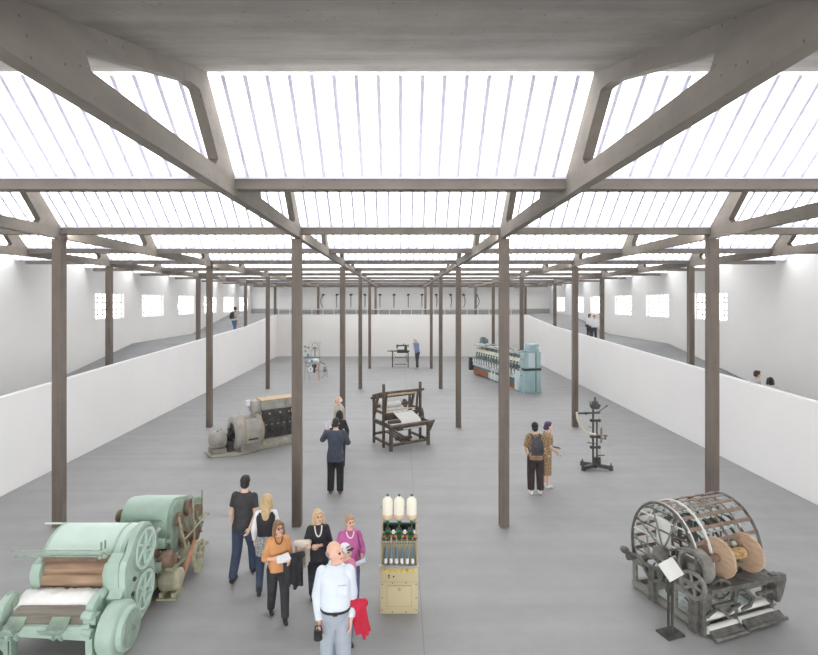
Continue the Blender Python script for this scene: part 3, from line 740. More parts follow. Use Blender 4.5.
# wooden flanged take-up spool
ax_ = Vector((1, 0, 0)); sp = Vector((.42, -.02, 1.0))
b = B(); b.cyl((.12, -.02, 1.0), (1.04, -.02, .985), .035, seg=14); b.cyl((.18, -.02, 1.0), (.36, -.02, 1.0), .055, .05, seg=16); part(b, 'spool_shaft', 'rust_brown')
for x, R, z in ((.37, .27, 1.0), (.92, .265, .985)):
    b = B(); b.lathe([(0, -.018), (R, -.018), (R, .018), (0, .018)], (x, -.02, z), ax_, 48); fl = part(b, 'spool_flange', 'spool_wood', bevel=.004)
    b = B(); b.cyl((x - .035, -.02, z), (x + .035, -.02, z), .06, seg=10); b.ell((x - .03, -.02, z), .045); part(b, 'hub', 'rust_brown', fl)
b = B(); b.cyl((.39, -.02, 1.0), (.9, -.02, .985), .05, seg=18); b.spring((.5, -.02, 1.0), (1, 0, 0), .058, 9, .36, .02, 8); part(b, 'yarn_winding', 'yarn')
# front table with flared end and legs
b = B(); b.box((.66, -.10, .66), (1.32, .26, .05), Matrix.Rotation(.03, 3, 'Y')); b.box((.66, -.06, .60), (1.32, .05, .10)); part(b, 'table_rail', 'old_iron', bevel=.006)
b = B(); b.box((.66, -.22, .665), (1.32, .03, .06), Matrix.Rotation(.03, 3, 'Y')); part(b, 'front_rail', 'old_iron', bevel=.004)
b = B(); b.prism([(1.2, .70), (1.48, .66), (1.49, .58), (1.42, .38), (1.36, .28), (1.30, .28), (1.28, .52), (1.2, .60)], 'y', -.20, -.12); part(b, 'flared_bracket', 'old_iron', bevel=.01)
b = B(); b.prism([(.0, .70), (.2, .70), (.16, .4), (.1, .0), (.0, .0)], 'y', -.10, -.03); part(b, 'front_leg', 'old_iron', bevel=.01)
for x in (.6, 1.32):
    b = B(); b.prism([(x, .64), (x + .12, .64), (x + .02, .36), (x + .05, .0), (x - .03, .0), (x - .03, .40)], 'y', -.11, -.05); part(b, 'front_leg', 'old_iron', bevel=.008)
b = B(); b.tube([(.66, -.12, .55), (.80, -.13, .50), (.92, -.13, .40), (.86, -.12, .28), (.70, -.1, .24)], .024, 8); b.tube([(.02, -.14, .3), (.2, -.14, .38), (.4, -.14, .28), (.66, -.12, .34)], .022, 8); part(b, 'scroll_bracket', 'old_iron')
for x0, x1, z, y in ((.06, .62, .24, -.06), (.66, 1.28, .24, -.06), (.06, .6, .09, -.10), (.64, 1.32, .10, -.10)):
    b = B(); b.cyl((x0, y, z), (x1, y, z), .05, seg=18); part(b, 'take_up_roller', 'dull_white')
for x0, x1, y, z in ((.06, .62, -.20, .06), (.66, 1.40, -.20, .09)):
    b = B(); b.box(((x0 + x1) / 2, y, z), (x1 - x0, .13, .03), Matrix.Rotation(.5, 3, 'X')); b.cyl((x0 - .02, y - .05, z - .02), (x1 + .02, y - .05, z - .02), .025, seg=10); part(b, 'catch_tray', 'old_iron')
for x, z in ((.16, .40), (1.0, .42)):
    b = B(); b.cyl((x, -.12, z), (x + .35, -.12, z), .03, seg=12); b.tube([(x + .1, -.12, z), (x + .2, -.2, z - .15), (x + .34, -.14, z - .2)], .016, 6); part(b, 'linkage', 'old_iron')
b = B(); b.box((.8, .5, .04), (1.4, .8, .02)); b.box((.85, .3, .30), (1.2, .02, .3)); part(b, 'drip_pan', 'spindle_green')

# label stand in front of that machine
ls = thing('label_stand', 'small tilted white label plate on two dark posts before the slatted drum machine', 'sign stand', (3.74, 6.93, 0), yaw)
b = B(); b.box((0, 0, .012), (.30, .22, .024)); b.done('base_plate', 'dark_iron', ls, bevel=.004)
for x in (-.035, .035):
    b = B(); b.box((x, 0, .42), (.024, .024, .80)); b.done('post', 'dark_iron', ls)
b = B(); b.box((0, -.01, .90), (.26, .015, .24), Matrix.Rotation(-.25, 3, 'Y') @ Matrix.Rotation(-.75, 3, 'X')); b.done('label_plate', 'dull_white', ls, bevel=.003)

# ---------------------------------------------------------------- beige cone winding machine
M['beige'] = mat('beige_enamel', (202, 189, 152), 0.45, var=0.04, scale=3)
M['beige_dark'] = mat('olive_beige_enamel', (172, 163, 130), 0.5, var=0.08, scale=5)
M['cream'] = mat('cream_yarn', (248, 244, 228), 0.9, var=0.04, scale=30, stretch=(1, 1, 30))
M['peach'] = mat('pale_peach_yarn', (232, 204, 172), 0.9, var=0.04, scale=30)
M['bottle_green'] = mat('green_plastic', (36, 120, 66), 0.35, var=0.06)
M['blue'] = mat('blue_plastic', (92, 136, 170), 0.4, var=0.08)
M['yellow'] = mat('yellow_plastic', (226, 194, 92), 0.4, var=0.05)
M['orange'] = mat('orange_plastic', (220, 130, 50), 0.4, var=0.05)
M['dark_plastic'] = mat('charcoal_plastic', (58, 62, 60), 0.4, var=0.1)
cw = thing('winding_machine', 'beige cone winding machine with blue spindles and yellow knobs in the middle foreground', 'textile machine', (-.02, 7.36, 0))
def part(b, name, m, parent=None, **k):
    o = b.done(name, m, parent or cw, **k)
    if name in SPLIT: split_islands(o); return None
    return o
b = B(); b.box((0, .21, .245), (.555, .40, .49)); lc = part(b, 'lower_cabinet', 'beige', bevel=.012)
b = B(); b.box((0, .004, .27), (.37, .010, .31)); pe = part(b, 'panel_edge', 'beige_dark', lc)
b = B(); b.box((0, .002, .27), (.355, .012, .295)); pn = part(b, 'access_panel', 'beige', lc, bevel=.004)
b = B(); b.box((0, -.004, .375), (.04, .008, .035), None); b.annulus((0, -.006, .375), (0, 1, 0), .025, .016, .006, 16); part(b, 'panel_latch', 'beige_dark', pn)
b = B()
for x in (-.25, .25):
    for z in (.06, .24, .44): b.cyl((x, .012, z), (x, .004, z), .008, seg=8)
for x in (-.1, .1):
    for z in (.03, .46): b.cyl((x, .012, z), (x, .004, z), .008, seg=8)
part(b, 'screw', 'dark_iron', lc)
b = B(); b.prism([(-.02, .49), (-.02, .67), (.0, .70), (.42, .70), (.42, .49)], 'x', -.285, .285); kb = part(b, 'control_ledge', 'beige', bevel=.008)
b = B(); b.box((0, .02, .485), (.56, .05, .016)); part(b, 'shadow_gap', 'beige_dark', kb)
for i in range(6):
    b = B(); b.lathe([(0, 0), (.025, 0), (.027, .012), (.02, .02), (0, .026)], (-.20 + .08 * i, -.02, .655), (0, -1, 0), 16); part(b, 'control_knob', 'yellow', smooth=50)
b = B()
for x, z in ((-.15, .56), (-.08, .57), (-.15, .59)): b.cyl((x, -.028, z), (x, -.018, z), .012, seg=10)
part(b, 'push_button', 'dark_plastic', kb)
b = B(); b.box((0, .0, .712), (.58, .06, .018)); b.box((0, .035, .70), (.57, .03, .012)); part(b, 'steel_rail', 'steel', bevel=.003)
# upper trough, leaning back
tilt = Matrix.Rotation(-.18, 3, 'X')
b = B(); b.box((0, .19, .86), (.54, .03, .32), tilt); b.box((0, .34, .84), (.52, .16, .28)); part(b, 'back_panel', 'beige_dark', bevel=.004)
for x in (-.265, .265):
    b = B(); b.prism([(.03, .70), (.16, 1.02), (.42, 1.02), (.42, .70)], 'x', x - .012, x + .012); part(b, 'side_panel', 'beige_dark', bevel=.004)
b = B(); b.box((0, .15, 1.01), (.53, .05, .03)); part(b, 'cross_bar', 'beige_dark')
b = B()
for i in range(12): b.cyl((-.22 + .04 * i, .118, .985), (-.22 + .04 * i, .135, .985), .009, seg=8)
part(b, 'thread_guide', 'dark_iron')
for i in range(6):
    x = -.20 + .08 * i; b = B()
    p0, p1 = Vector((x, .06, .72)), Vector((x, .125, .95)); dr = (p1 - p0)
    b.lathe([(0, 0), (.022, 0), (.026, .01), (.024, .065), (0, .07)], p0, dr, 14); s_ = part(b, 'spindle', 'white_paint', smooth=50)
    b = B(); b.lathe([(0, .068), (.016, .07), (.017, .12), (.013, .2), (.006, .235), (0, .238)], p0, dr, 14); part(b, 'spindle_blade', 'blue', s_, smooth=50)
# creel shelf with tension units
for x in (-.255, .255):
    b = B(); b.prism([(.16, 1.0), (.10, 1.08), (.12, 1.26), (.30, 1.30), (.40, 1.1), (.40, 1.0)], 'x', x - .010, x + .010); part(b, 'creel_bracket', 'beige_dark', bevel=.003)
for z, y, r, m in ((1.22, .275, .014, 'dark_plastic'), (1.16, .12, .012, 'steel'), (1.08, .12, .02, 'dark_iron'), (1.05, .2, .03, 'dark_plastic')):
    b = B(); b.cyl((-.265, y, z), (.275, y, z), r, seg=12); part(b, 'creel_bar', m)
b = B(); b.box((0, .30, 1.10), (.5, .02, .20)); part(b, 'creel_plate', 'dark_plastic')
for x in (-.17, .0, .17):
    b = B(); b.cyl((x, .14, 1.19), (x, .05, 1.17), .045, seg=20); u_ = part(b, 'tension_unit', 'dark_plastic')
    b = B(); b.annulus((x, .05, 1.17), (0, 1, .2), .05, .035, .02, 20); part(b, 'tension_ring', 'bottle_green', u_)
    for s_ in (-1, 1):
        b = B(); b.ell((x + .055 * s_, .06, 1.125), (.022, .018, .018)); part(b, 'tension_clip', 'orange', u_)
for x in (-.085, .085, .22):
    b = B(); b.box((x, .10, 1.17), (.04, .03, .055)); part(b, 'yarn_sensor', 'white_paint', bevel=.004)
for x in (-.2, -.12, -.04, .04, .12, .2):
    b = B(); b.cyl((x, .1, 1.02), (x, .1, 1.09), .012, seg=10); part(b, 'guide_pin', 'steel')
b = B(); b.tube([(-.23, .30, 1.0), (-.22, .30, 1.50)], .008, 8); b.tube([(.24, .30, 1.2), (.24, .30, 1.50)], .008, 8); b.tube([(-.27, .30, 1.46), (.24, .30, 1.46)], .008, 8)
for x in (-.10, .10, -.27): b.ell((x, .30, 1.46), (.03, .014, .014))
part(b, 'bobbin_rack', 'beige_dark')
for i, x in enumerate((-.175, .0, .19)):
    b = B(); b.tube([(x, .2, 1.1), (x, .2, 1.235)], .007, 8); part(b, 'bobbin_peg', 'steel')
    t = thing('yarn_bobbin', ['left', 'middle', 'right'][i] + ' cream yarn bobbin with green tips standing on the beige winding machine', 'yarn bobbin', (-.02 + x, 7.56, 1.236), 0, 'cream bobbins on the winding machine')
    b = B(); b.lathe([(0, .085), (.030, .085), (.062, .10), (.075, .13), (.077, .33), (.072, .38), (.022, .43), (0, .43)], (0, 0, 0), (0, 0, 1), 24); b.done('yarn_package', 'cream', t, smooth=60)
    b = B(); b.lathe([(0, .07), (.036, .075), (.068, .105), (.0775, .135), (.0785, .165), (0, .165)], (0, 0, 0), (0, 0, 1), 24); b.done('yarn_base', 'peach', t, smooth=60)
    b = B(); b.lathe([(0, .43), (.020, .43), (.02, .45), (.012, .462), (0, .464)], (0, 0, 0), (0, 0, 1), 14); b.done('top_tip', 'bottle_green', t, smooth=60)
    b = B(); b.lathe([(0, 0), (.018, 0), (.026, .02), (.026, .06), (.02, .09), (0, .09)], (0, 0, 0), (0, 0, 1), 14); b.done('bottom_cap', 'bottle_green', t, smooth=60)
# ---------------------------------------------------------------- generator set with engine, left middle
M['gen_grey'] = mat('dusty_grey_machine_paint', (158, 155, 147), 0.6, scale=4, rgb2=(126, 124, 119))
M['gen_light'] = mat('pale_grey_casing', (182, 179, 171), 0.6, scale=4, rgb2=(154, 151, 145))
M['gen_dark'] = mat('sooty_engine_block', (84, 82, 80), 0.6, scale=6, rgb2=(56, 55, 54))
M['plinth'] = mat('rough_pale_cement', (190, 186, 174), 0.95, scale=6, rgb2=(160, 156, 146), bump=.6)
M['tan'] = mat('tan_edge_paint', (196, 170, 132), 0.6, var=.1)
gy = math.radians(36)
gn = thing('generator_set', 'grey dynamo with round casing coupled to a dark engine on a cement bed', 'generator', (-5.72, 15.05, 0), gy)
def mk(root):
    def part(b, name, m, parent=None, **k):
        o = b.done(name, m, parent or root, **k)
        if name in SPLIT: split_islands(o); return None
        return o
    return part
part = mk(gn)
b = B(); b.prism([(-.1, -.35), (.7, -.55), (1.2, -.5), (1.3, -.38), (2.75, -.38), (2.75, .6), (.2, .6), (-.1, .3)], 'z', 0, .05); b.prism([(1.3, -.36), (2.7, -.36), (2.7, .55), (1.3, .55)], 'z', .05, .26); part(b, 'cement_bed', 'plinth', bevel=.02)
b = B(); b.lathe([(0, 0), (.16, 0), (.24, .03), (.265, .08), (.265, .40), (.24, .44), (.12, .46), (0, .46)], (-.02, 0, .42), (1, 0, 0), 24); ex = part(b, 'exciter', 'gen_light', smooth=50)
b = B(); b.box((.2, 0, .12), (.42, .5, .16)); b.box((.2, -.24, .32), (.3, .12, .1)); part(b, 'exciter_foot', 'gen_grey', ex, bevel=.01)
b = B(); b.cyl((.18, -.10, .68), (.18, -.10, .73), .03); b.annulus((.3, 0, .71), (0, 1, 0), .035, .02, .02, 16); part(b, 'lifting_eye', 'gen_grey', ex)
b = B(); b.cyl((.4, 0, .46), (.75, 0, .46), .10); part(b, 'shaft', 'gen_dark')
b = B()
for k in range(8):
    a = k * PI / 4; b.bar((.56, 0, .46), (.60, .27 * math.cos(a), .46 + .27 * math.sin(a)), .06, .05)
b.box((.55, -.05, .2), (.2, .34, .3)); part(b, 'brush_gear', 'gen_dark')
b = B(); b.lathe([(.30, .02), (.42, 0), (.50, .03), (.52, .06), (.52, .28), (.50, .32), (.30, .32), (.30, .02)], (.62, 0, .56), (1, 0, 0), 48); part(b, 'end_bell', 'gen_light', smooth=50)
b = B(); b.lathe([(0, .3), (.46, .3), (.46, .72), (0, .72)], (.62, 0, .56), (1, 0, 0), 40); st = part(b, 'stator', 'gen_grey', smooth=50)
b = B(); b.annulus((1.38, 0, .56), (1, 0, 0), .53, .30, .12, 48); part(b, 'end_ring', 'gen_light')
b = B(); b.annulus((.92, 0, .56), (1, 0, 0), .535, .515, .03, 48); part(b, 'edge_band', 'tan'); b = B(); b.annulus((1.45, 0, .56), (1, 0, 0), .54, .52, .03, 48); part(b, 'edge_band', 'tan')
b = B(); b.prism([(-.56, .3), (-.56, .8), (-.5, .95), (-.30, 1.0), (-.30, .3)], 'x', .92, 1.32); tb = part(b, 'terminal_box', 'gen_light', st, bevel=.015)
b = B(); b.box((1.12, -.565, .42), (.3, .02, .05)); part(b, 'terminal_slot', 'gen_dark', st)
b = B(); b.prism([(-.55, .05), (-.42, .32), (.42, .32), (.55, .05)], 'x', .78, 1.34); part(b, 'stator_foot', 'gen_grey', bevel=.01)
# engine
b = B(); b.box((2.12, .05, .72), (1.18, .60, .92)); eb = part(b, 'engine_block', 'gen_dark', bevel=.02)
b = B(); b.box((2.12, .05, 1.33), (1.22, .56, .30)); hd = part(b, 'cylinder_head', 'gen_light', bevel=.015)
b = B(); b.box((2.12, -.22, 1.485), (1.24, .08, .02)); b.box((2.12, .05, 1.49), (1.2, .5, .02)); part(b, 'head_edge', 'tan', hd)
for i in range(3):
    b = B(); b.box((1.70 + i * .4, -.245, 1.33), (.34, .02, .22)); part(b, 'valve_cover', 'gen_light', hd, bevel=.008)
for i in range(6):
    b = B(); b.box((1.62 + i * .2, -.262, .66), (.15, .03, .36)); dr = part(b, 'crankcase_door', 'gen_dark', eb, bevel=.01)
    b = B(); b.cyl((1.62 + i * .2, -.285, .72), (1.62 + i * .2, -.27, .72), .022, seg=10); part(b, 'door_knob', 'gen_light', eb)
for x in (1.75, 2.1, 2.4, 2.62):
    b = B(); b.cyl((x, -.28, 1.06), (x, -.25, 1.06), .03, seg=10); part(b, 'plug', 'gen_light', eb)
b = B(); b.box((2.55, -.30, 1.08), (.16, .08, .12)); part(b, 'fuel_pump', 'white_paint', bevel=.01)
b = B(); b.box((2.12, .05, .24), (1.24, .66, .10)); part(b, 'sump_rail', 'gen_grey', bevel=.01)
b = B(); b.box((1.42, .12, 1.28), (.30, .36, .36)); part(b, 'header_tank', 'gen_light', bevel=.02)
b = B(); b.box((1.22, .22, 1.38), (.12, .12, .18)); part(b, 'gauge_box', 'white_paint', bevel=.01)
b = B(); b.cyl((1.5, -.02, .56), (1.56, -.02, .56), .36, seg=36); b.ell((1.5, .0, .98), (.10, .16, .12)); b.ell((1.46, .25, .95), (.1, .1, .16)); b.tube([(1.5, -.15, .7), (1.46, -.22, .9), (1.48, -.2, 1.15)], .035); b.tube([(1.44, .3, .8), (1.4, .34, 1.0), (1.42, .25, 1.2)], .03); part(b, 'governor', 'gen_grey')

# ---------------------------------------------------------------- wooden hand loom
M['loom_wood'] = mat('dark_brown_oak', (110, 97, 86), 0.65, scale=3, rgb2=(78, 68, 61), stretch=(2, 2, 2))
M['pale_batten'] = mat('pale_worn_batten', (196, 172, 136), 0.7, var=.12, scale=6)
M['linen'] = mat('white_linen_cloth', (224, 224, 222), 0.9, var=.04, scale=18)
ly = math.radians(31)
lm = thing('hand_loom', 'dark brown wooden hand loom with white cloth standing in the middle of the hall', 'loom', (-.30, 15.33, 0), ly)
part = mk(lm); LW, LD = 1.46, 1.22
for x in (0.04, LW - .04):
    b = B(); b.box((x, .05, .36), (.085, .10, .72)); part(b, 'front_leg', 'loom_wood', bevel=.006)
    b = B(); b.box((x, .52, 1.0), (.065, .08, 2.0) if x < 1 else (.065, .08, 1.94)); part(b, 'upright', 'loom_wood', bevel=.006)
    b = B(); b.box((x, LD - .05, .72), (.07, .08, 1.44)); part(b, 'back_post', 'loom_wood', bevel=.006)
    for z, h in ((.18, .08), (.74, .13), (1.08, .08)):
        b = B(); y0_ = .05 if z < 1 else .5; b.box((x, (y0_ + LD - .05) / 2, z), (.06, LD - .05 - y0_, h)); part(b, 'side_rail', 'loom_wood', bevel=.004)
    b = B(); b.bar((x, .46, 1.72), (x, LD + .02, 1.50), .06, .12); part(b, 'top_arm', 'loom_wood', bevel=.006)
    b = B(); b.bar((x, .9, 1.55), (x, 1.12, .95), .05, .09); part(b, 'brace', 'loom_wood')
b = B(); b.box((LW / 2, .05, .18), (LW, .06, .08)); part(b, 'stretcher', 'loom_wood', bevel=.004)
b = B(); b.box((LW / 2, LD - .05, .30), (LW, .06, .08)); part(b, 'stretcher', 'loom_wood', bevel=.004)
b = B(); b.box((LW / 2 + .02, .0, .74), (LW + .14, .16, .10)); part(b, 'breast_beam', 'loom_wood', bevel=.006)
b = B(); b.prism([(LW - .02, .79), (LW + .20, .79), (LW + .02, .46), (LW - .06, .46)], 'y', .0, .06); part(b, 'corner_bracket', 'loom_wood')
b = B(); b.box((LW / 2, .50, 1.72), (LW + .16, .08, .07)); part(b, 'top_beam', 'loom_wood', bevel=.004)
b = B(); b.box((LW / 2, .56, 1.63), (LW - .2, .05, .05)); part(b, 'batten', 'pale_batten', bevel=.004)
b = B(); b.box((LW / 2, LD - .02, 1.46), (LW + .1, .07, .07)); part(b, 'back_beam', 'loom_wood', bevel=.004)
b = B(); b.cyl((.08, LD - .16, 1.20), (LW - .08, LD - .16, 1.20), .05, seg=16); wr = part(b, 'warp_beam', 'loom_wood')
b = B(); b.cyl((.2, LD - .16, 1.20), (LW - .5, LD - .16, 1.20), .10, seg=24); part(b, 'warp_roll', 'linen', wr)
b = B(); wheel(b, (LW - .3, LD - .16, 1.2), (1, 0, 0), .14, .03, .05, .04, 6, .012); part(b, 'ratchet_wheel', 'loom_wood', wr)
b = B(); b.box((LW / 2, .58, 1.0), (LW - .16, .10, .10)); part(b, 'lay_beam', 'loom_wood', bevel=.004)
b = B(); b.box((LW / 2, .62, 1.12), (LW - .2, .03, .03)); part(b, 'reed_cap', 'pale_batten')
b = B(); b.box((LW / 2, .70, .90), (LW - .2, .06, .20)); part(b, 'harness', 'loom_wood')
for x in (.14, LW - .14):
    b = B(); b.bar((x, .5, 1.75), (x, .62, .9), .04, .07); part(b, 'lay_sword', 'loom_wood')
b = B(); b.cyl((.08, .26, .84), (LW - .08, .26, .84), .06, seg=16); part(b, 'cloth_beam', 'loom_wood')
b = B(); nx, pth = 14, [(1.06, .62), (.98, .44), (.915, .28), (.87, .19), (.76, .12), (.62, .08)]
vr = [[b.bm.verts.new((.42 + .72 * i / nx - .10 * (1 - j / 5) * 0 + .06 * j / 5, y - .055, z + .004 * math.sin(i * 1.7))) for i in range(nx + 1)] for j, (z, y) in enumerate(pth)]
vl = [[b.bm.verts.new(v.co + Vector((0, .012, -.012))) for v in r] for r in vr]
for A_, Q_ in list(zip(vr, vr[1:])) + list(zip(vl, vl[1:])):
    for i in range(nx): b.face([A_[i], A_[i + 1], Q_[i + 1], Q_[i]])
for k in (0, -1):
    for i in range(nx): b.face([vr[k][i], vr[k][i + 1], vl[k][i + 1], vl[k][i]])
    for j in range(5): b.face([vr[j][k], vr[j + 1][k], vl[j + 1][k], vl[j][k]])
part(b, 'woven_cloth', 'linen', smooth=60)
b = B(); b.prism([(.30, .74), (.30, .98), (.38, 1.14), (.46, 1.12), (.52, .8), (.52, .74)], 'x', LW - .10, LW - .03); part(b, 'beam_cheek', 'loom_wood', bevel=.006)
for x in (.56, .70, .84):
    b = B(); b.bar((x, .12, .16), (x - .15, 1.0, .36), .07, .05); part(b, 'treadle', 'loom_wood', bevel=.004)
b = B(); b.cyl((.4, .40, .24), (1.0, .40, .24), .05); b.ell((.52, .40, .26), (.09, .08, .07)); part(b, 'treadle_shaft', 'loom_wood')

# ---------------------------------------------------------------- tall stand machine with curved trough
M['stand_iron'] = mat('dark_green_grey_iron', (88, 90, 84), 0.5, scale=8, rgb2=(60, 62, 58), metal=.1)
M['ivory'] = mat('ivory_painted_strip', (222, 216, 196), 0.6, var=.06)
sp_ = gp(595, 469)
sm = thing('knitting_stand', 'tall dark iron stand machine with a curved ivory arm right of the centre', 'textile machine', (sp_.x, sp_.y, 0))
sm.scale = (.86, .86, .97)
part = mk(sm)
for dx, dy in ((-.42, -.14), (.46, -.12), (-.28, .34)):
    b = B(); b.bar((0, 0, .12), (dx, dy, .07), .09, .10); b.cyl((dx, dy, 0), (dx, dy, .07), .07, seg=14); b.ell((dx, dy, .1), (.07, .07, .05)); b.cyl((dx, dy, .1), (dx, dy, .2), .018); part(b, 'foot', 'stand_iron', bevel=.008)
b = B(); b.ell((0, 0, .13), (.13, .12, .07)); b.cyl((0, 0, .05), (0, 0, .22), .08); part(b, 'base_hub', 'stand_iron')
b = B(); b.cyl((-.06, 0, .15), (-.06, 0, 1.82), .032, seg=14); part(b, 'column', 'stand_iron')
b = B(); b.cyl((.06, 0, .3), (.06, 0, 1.35), .026, seg=12); b.box((.06, 0, .26), (.2, .12, .16)); b.ell((.10, -.02, .2), (.08, .08, .10)); part(b, 'guide_rod', 'stand_iron')
b = B(); b.cyl((.17, 0, .3), (.17, 0, 1.55), .012); b.cyl((.12, .03, .3), (.12, .03, 1.5), .01); part(b, 'pull_rod', 'steel')
for z in (.62, .92, 1.38):
    b = B(); b.box((.03, 0, z), (.26, .10, .06)); b.cyl((-.12, -.04, z), (-.12, .04, z), .045); b.ell((.14, 0, z), (.05, .05, .05)); part(b, 'clamp', 'stand_iron', bevel=.006)
b = B(); b.cyl((.0, 0, 1.82), (.0, 0, 1.92), .10, seg=18); b.lathe([(0, 0), (.13, 0), (.15, .05), (.12, .12), (.07, .16), (.03, .24), (0, .25)], (0, 0, 1.72), (0, 0, 1), 20); b.cyl((0, 0, 1.9), (0, 0, 2.04), .03)
for a in range(8): b.bar((0, 0, 1.80), (.17 * math.cos(a * .785), .17 * math.sin(a * .785), 1.80 + .03 * (a % 2)), .04, .05)
part(b, 'needle_head', 'stand_iron', smooth=45)
b = B(); b.tube([(-.20, 0, 1.90), (.02, 0, 1.90)], .012); b.tube([(.1, 0, 1.62), (.34, -.04, 1.78)], .012); b.ell((.36, -.04, 1.80), .025); part(b, 'crank_handle', 'stand_iron')
b = B(); b.bar((-.62, 0, 1.58), (.16, 0, 1.60), .06, .05); b.cyl((-.30, -.03, 1.58), (-.30, .05, 1.58), .04); b.tube([(-.62, 0, 1.57), (-.70, -.02, 1.48)], .016); b.ell((-.70, -.02, 1.47), .03); part(b, 'cross_arm', 'stand_iron')
b = B(); n = 16; pts = []
for i in range(n + 1):
    t = i / n; a = PI * (1.0 + .5 * t); pts.append(Vector((-.0 + .60 * math.cos(a), -.05, 1.62 + .62 * math.sin(a))))
for p, q in zip(pts, pts[1:]): b.bar(p, q + (q - p) * .1, .10, .045, up=Vector((-(p.x), 0, 1.62 - p.z)))
part(b, 'curved_arm', 'ivory')
b = B(); b.box((.18, -.05, .97), (.05, .05, .44)); part(b, 'counterweight', 'gen_grey', bevel=.006)
b = B(); b.tube([(.1, 0, .88), (.32, -.02, .86)], .016); b.lathe([(0, 0), (.03, 0), (.03, .08), (.075, .10), (.07, .13), (0, .13)], (.32, -.02, .84), (0, 0, 1), 14); part(b, 'yarn_cup', 'rust_brown')
b = B(); b.tube([(.05, 0, .38), (.30, -.03, .40)], .012); b.tube([(-.24, 0, .75), (.02, 0, .72)], .012); b.tube([(-.2, 0, 1.2), (-.04, 0, 1.18)], .01); split_islands(part(b, 'spring_lever', 'stand_iron'))

# ---------------------------------------------------------------- long teal ring spinning frame, far right
M['teal'] = mat('pale_teal_enamel', (176, 202, 206), 0.45, var=.08, scale=3, rgb2=(160, 188, 194))
M['teal_light'] = mat('pale_aqua_cover', (205, 222, 224), 0.4, var=.06, scale=3)
M['teal_dark'] = mat('grey_teal_steel', (124, 140, 140), 0.5, scale=5, rgb2=(92, 106, 106))
M['terracotta'] = mat('terracotta_panel', (160, 104, 78), 0.7, var=.14, scale=5)
M['charcoal_paint'] = mat('charcoal_paint', (70, 74, 76), 0.5, var=.1)
p0, p1 = gp(470, 374), gp(523, 393.5)
sy = math.atan2(p1.y - p0.y, p1.x - p0.x); SL = (p1 - p0).length
sf = thing('spinning_frame', 'long pale teal ring spinning frame with rows of spindles near the far right wall', 'textile machine', (p0.x, p0.y, 0), sy)
part = mk(sf)
b = B(); b.box2((-.25, .0, .25), (.05, .9, 1.05)); part(b, 'end_box', 'charcoal_paint', bevel=.02)
b = B(); b.box2((.05, .25, .06), (SL - .1, .9, .95)); part(b, 'bed', 'teal_dark', bevel=.01)
b = B(); b.box2((.05, .22, .08), (SL * .33, .26, .40)); part(b, 'kick_panel', 'terracotta')
b = B(); b.box2((SL * .33, .22, .08), (SL * .55, .26, .42)); part(b, 'kick_panel', 'teal_light')
b = B(); b.box2((SL * .55, .22, .06), (SL - .12, .26, .26)); part(b, 'kick_panel', 'terracotta')
for z, y, w_, h, m in ((.62, .16, .20, .07, 'teal_light'), (.84, .10, .28, .07, 'teal_dark'), (1.02, .22, .16, .06, 'teal_light'), (1.34, .34, .14, .10, 'teal_light'), (1.62, .44, .26, .12, 'teal_dark'), (1.86, .40, .40, .06, 'teal_light'), (2.02, .55, .3, .05, 'teal_dark')):
    b = B(); b.box((SL / 2 - .1, y + w_ / 2, z), (SL - .25, w_, h)); part(b, 'long_rail', m, bevel=.008)
b = B(); b.box2((.3, .62, .9), (SL - .2, .80, 1.9)); part(b, 'creel_back', 'gen_light')
s0 = c0_ = b0_ = None
ns = 18
for i in range(ns):
    x = .35 + (SL - .9) * i / (ns - 1)
    if s0 is None:
        b = B(); b.lathe([(0, 0), (.05, 0), (.07, .06), (.062, .26), (.03, .34), (.018, .42), (0, .42)], (0, 0, 0), (0, -.25, 1), 12); s0 = o = part(b, 'spindle_cop', 'white_paint', smooth=50)
        b = B(); b.lathe([(0, 0), (.045, 0), (.045, .02), (.10, .04), (.085, .22), (.04, .24), (0, .24)], (0, 0, 0), (0, .1, 1), 12); c0_ = o2 = part(b, 'roving_cone', 'cream', smooth=50)
        b = B(); b.cyl((0, 0, 0), (0, .10, .32), .05, seg=12); b.box((0, -.02, -.02), (.12, .12, .08)); b.ell((0, .1, .34), .06); b0_ = o3 = part(b, 'drafting_arm', 'teal_dark')
    else:
        o = s0.copy(); o2 = c0_.copy(); o3 = b0_.copy()
        for q in (o, o2, o3): C.objects.link(q); q.parent = sf
    o.location = (x, .16, .67); o2.location = (x + .08, .40, 1.42); o3.location = (x, .26, 1.06)
b = B()
for i in range(9):
    x = .4 + (SL - 1) * i / 8; b.bar((x, .5, .9), (x, .5, 2.0), .05, .05); b.bar((x, .12, 1.9), (x, .62, 1.78), .04, .04)
cp = b.done('creel_post', 'steel', sf); split_islands(cp)
for i in range(6):
    x = .6 + i * (SL - 1.6) / 5
    b = B(); b.bar((x, .1, 1.98), (x + .7, .25, 2.06 + .06 * (i % 2)), .28, .05); part(b, 'cover_flap', 'teal_light' if i % 2 else 'white_paint')
b = B(); b.box((1.3, .4, 2.22), (.55, .35, .26)); b.box((1.2, .4, 2.38), (.3, .25, .10)); part(b, 'motor_box', 'teal_dark', bevel=.02)
b = B(); b.box((1.5, .36, 1.78), (.3, .06, .14)); part(b, 'signal_plate', 'orange', bevel=.01)
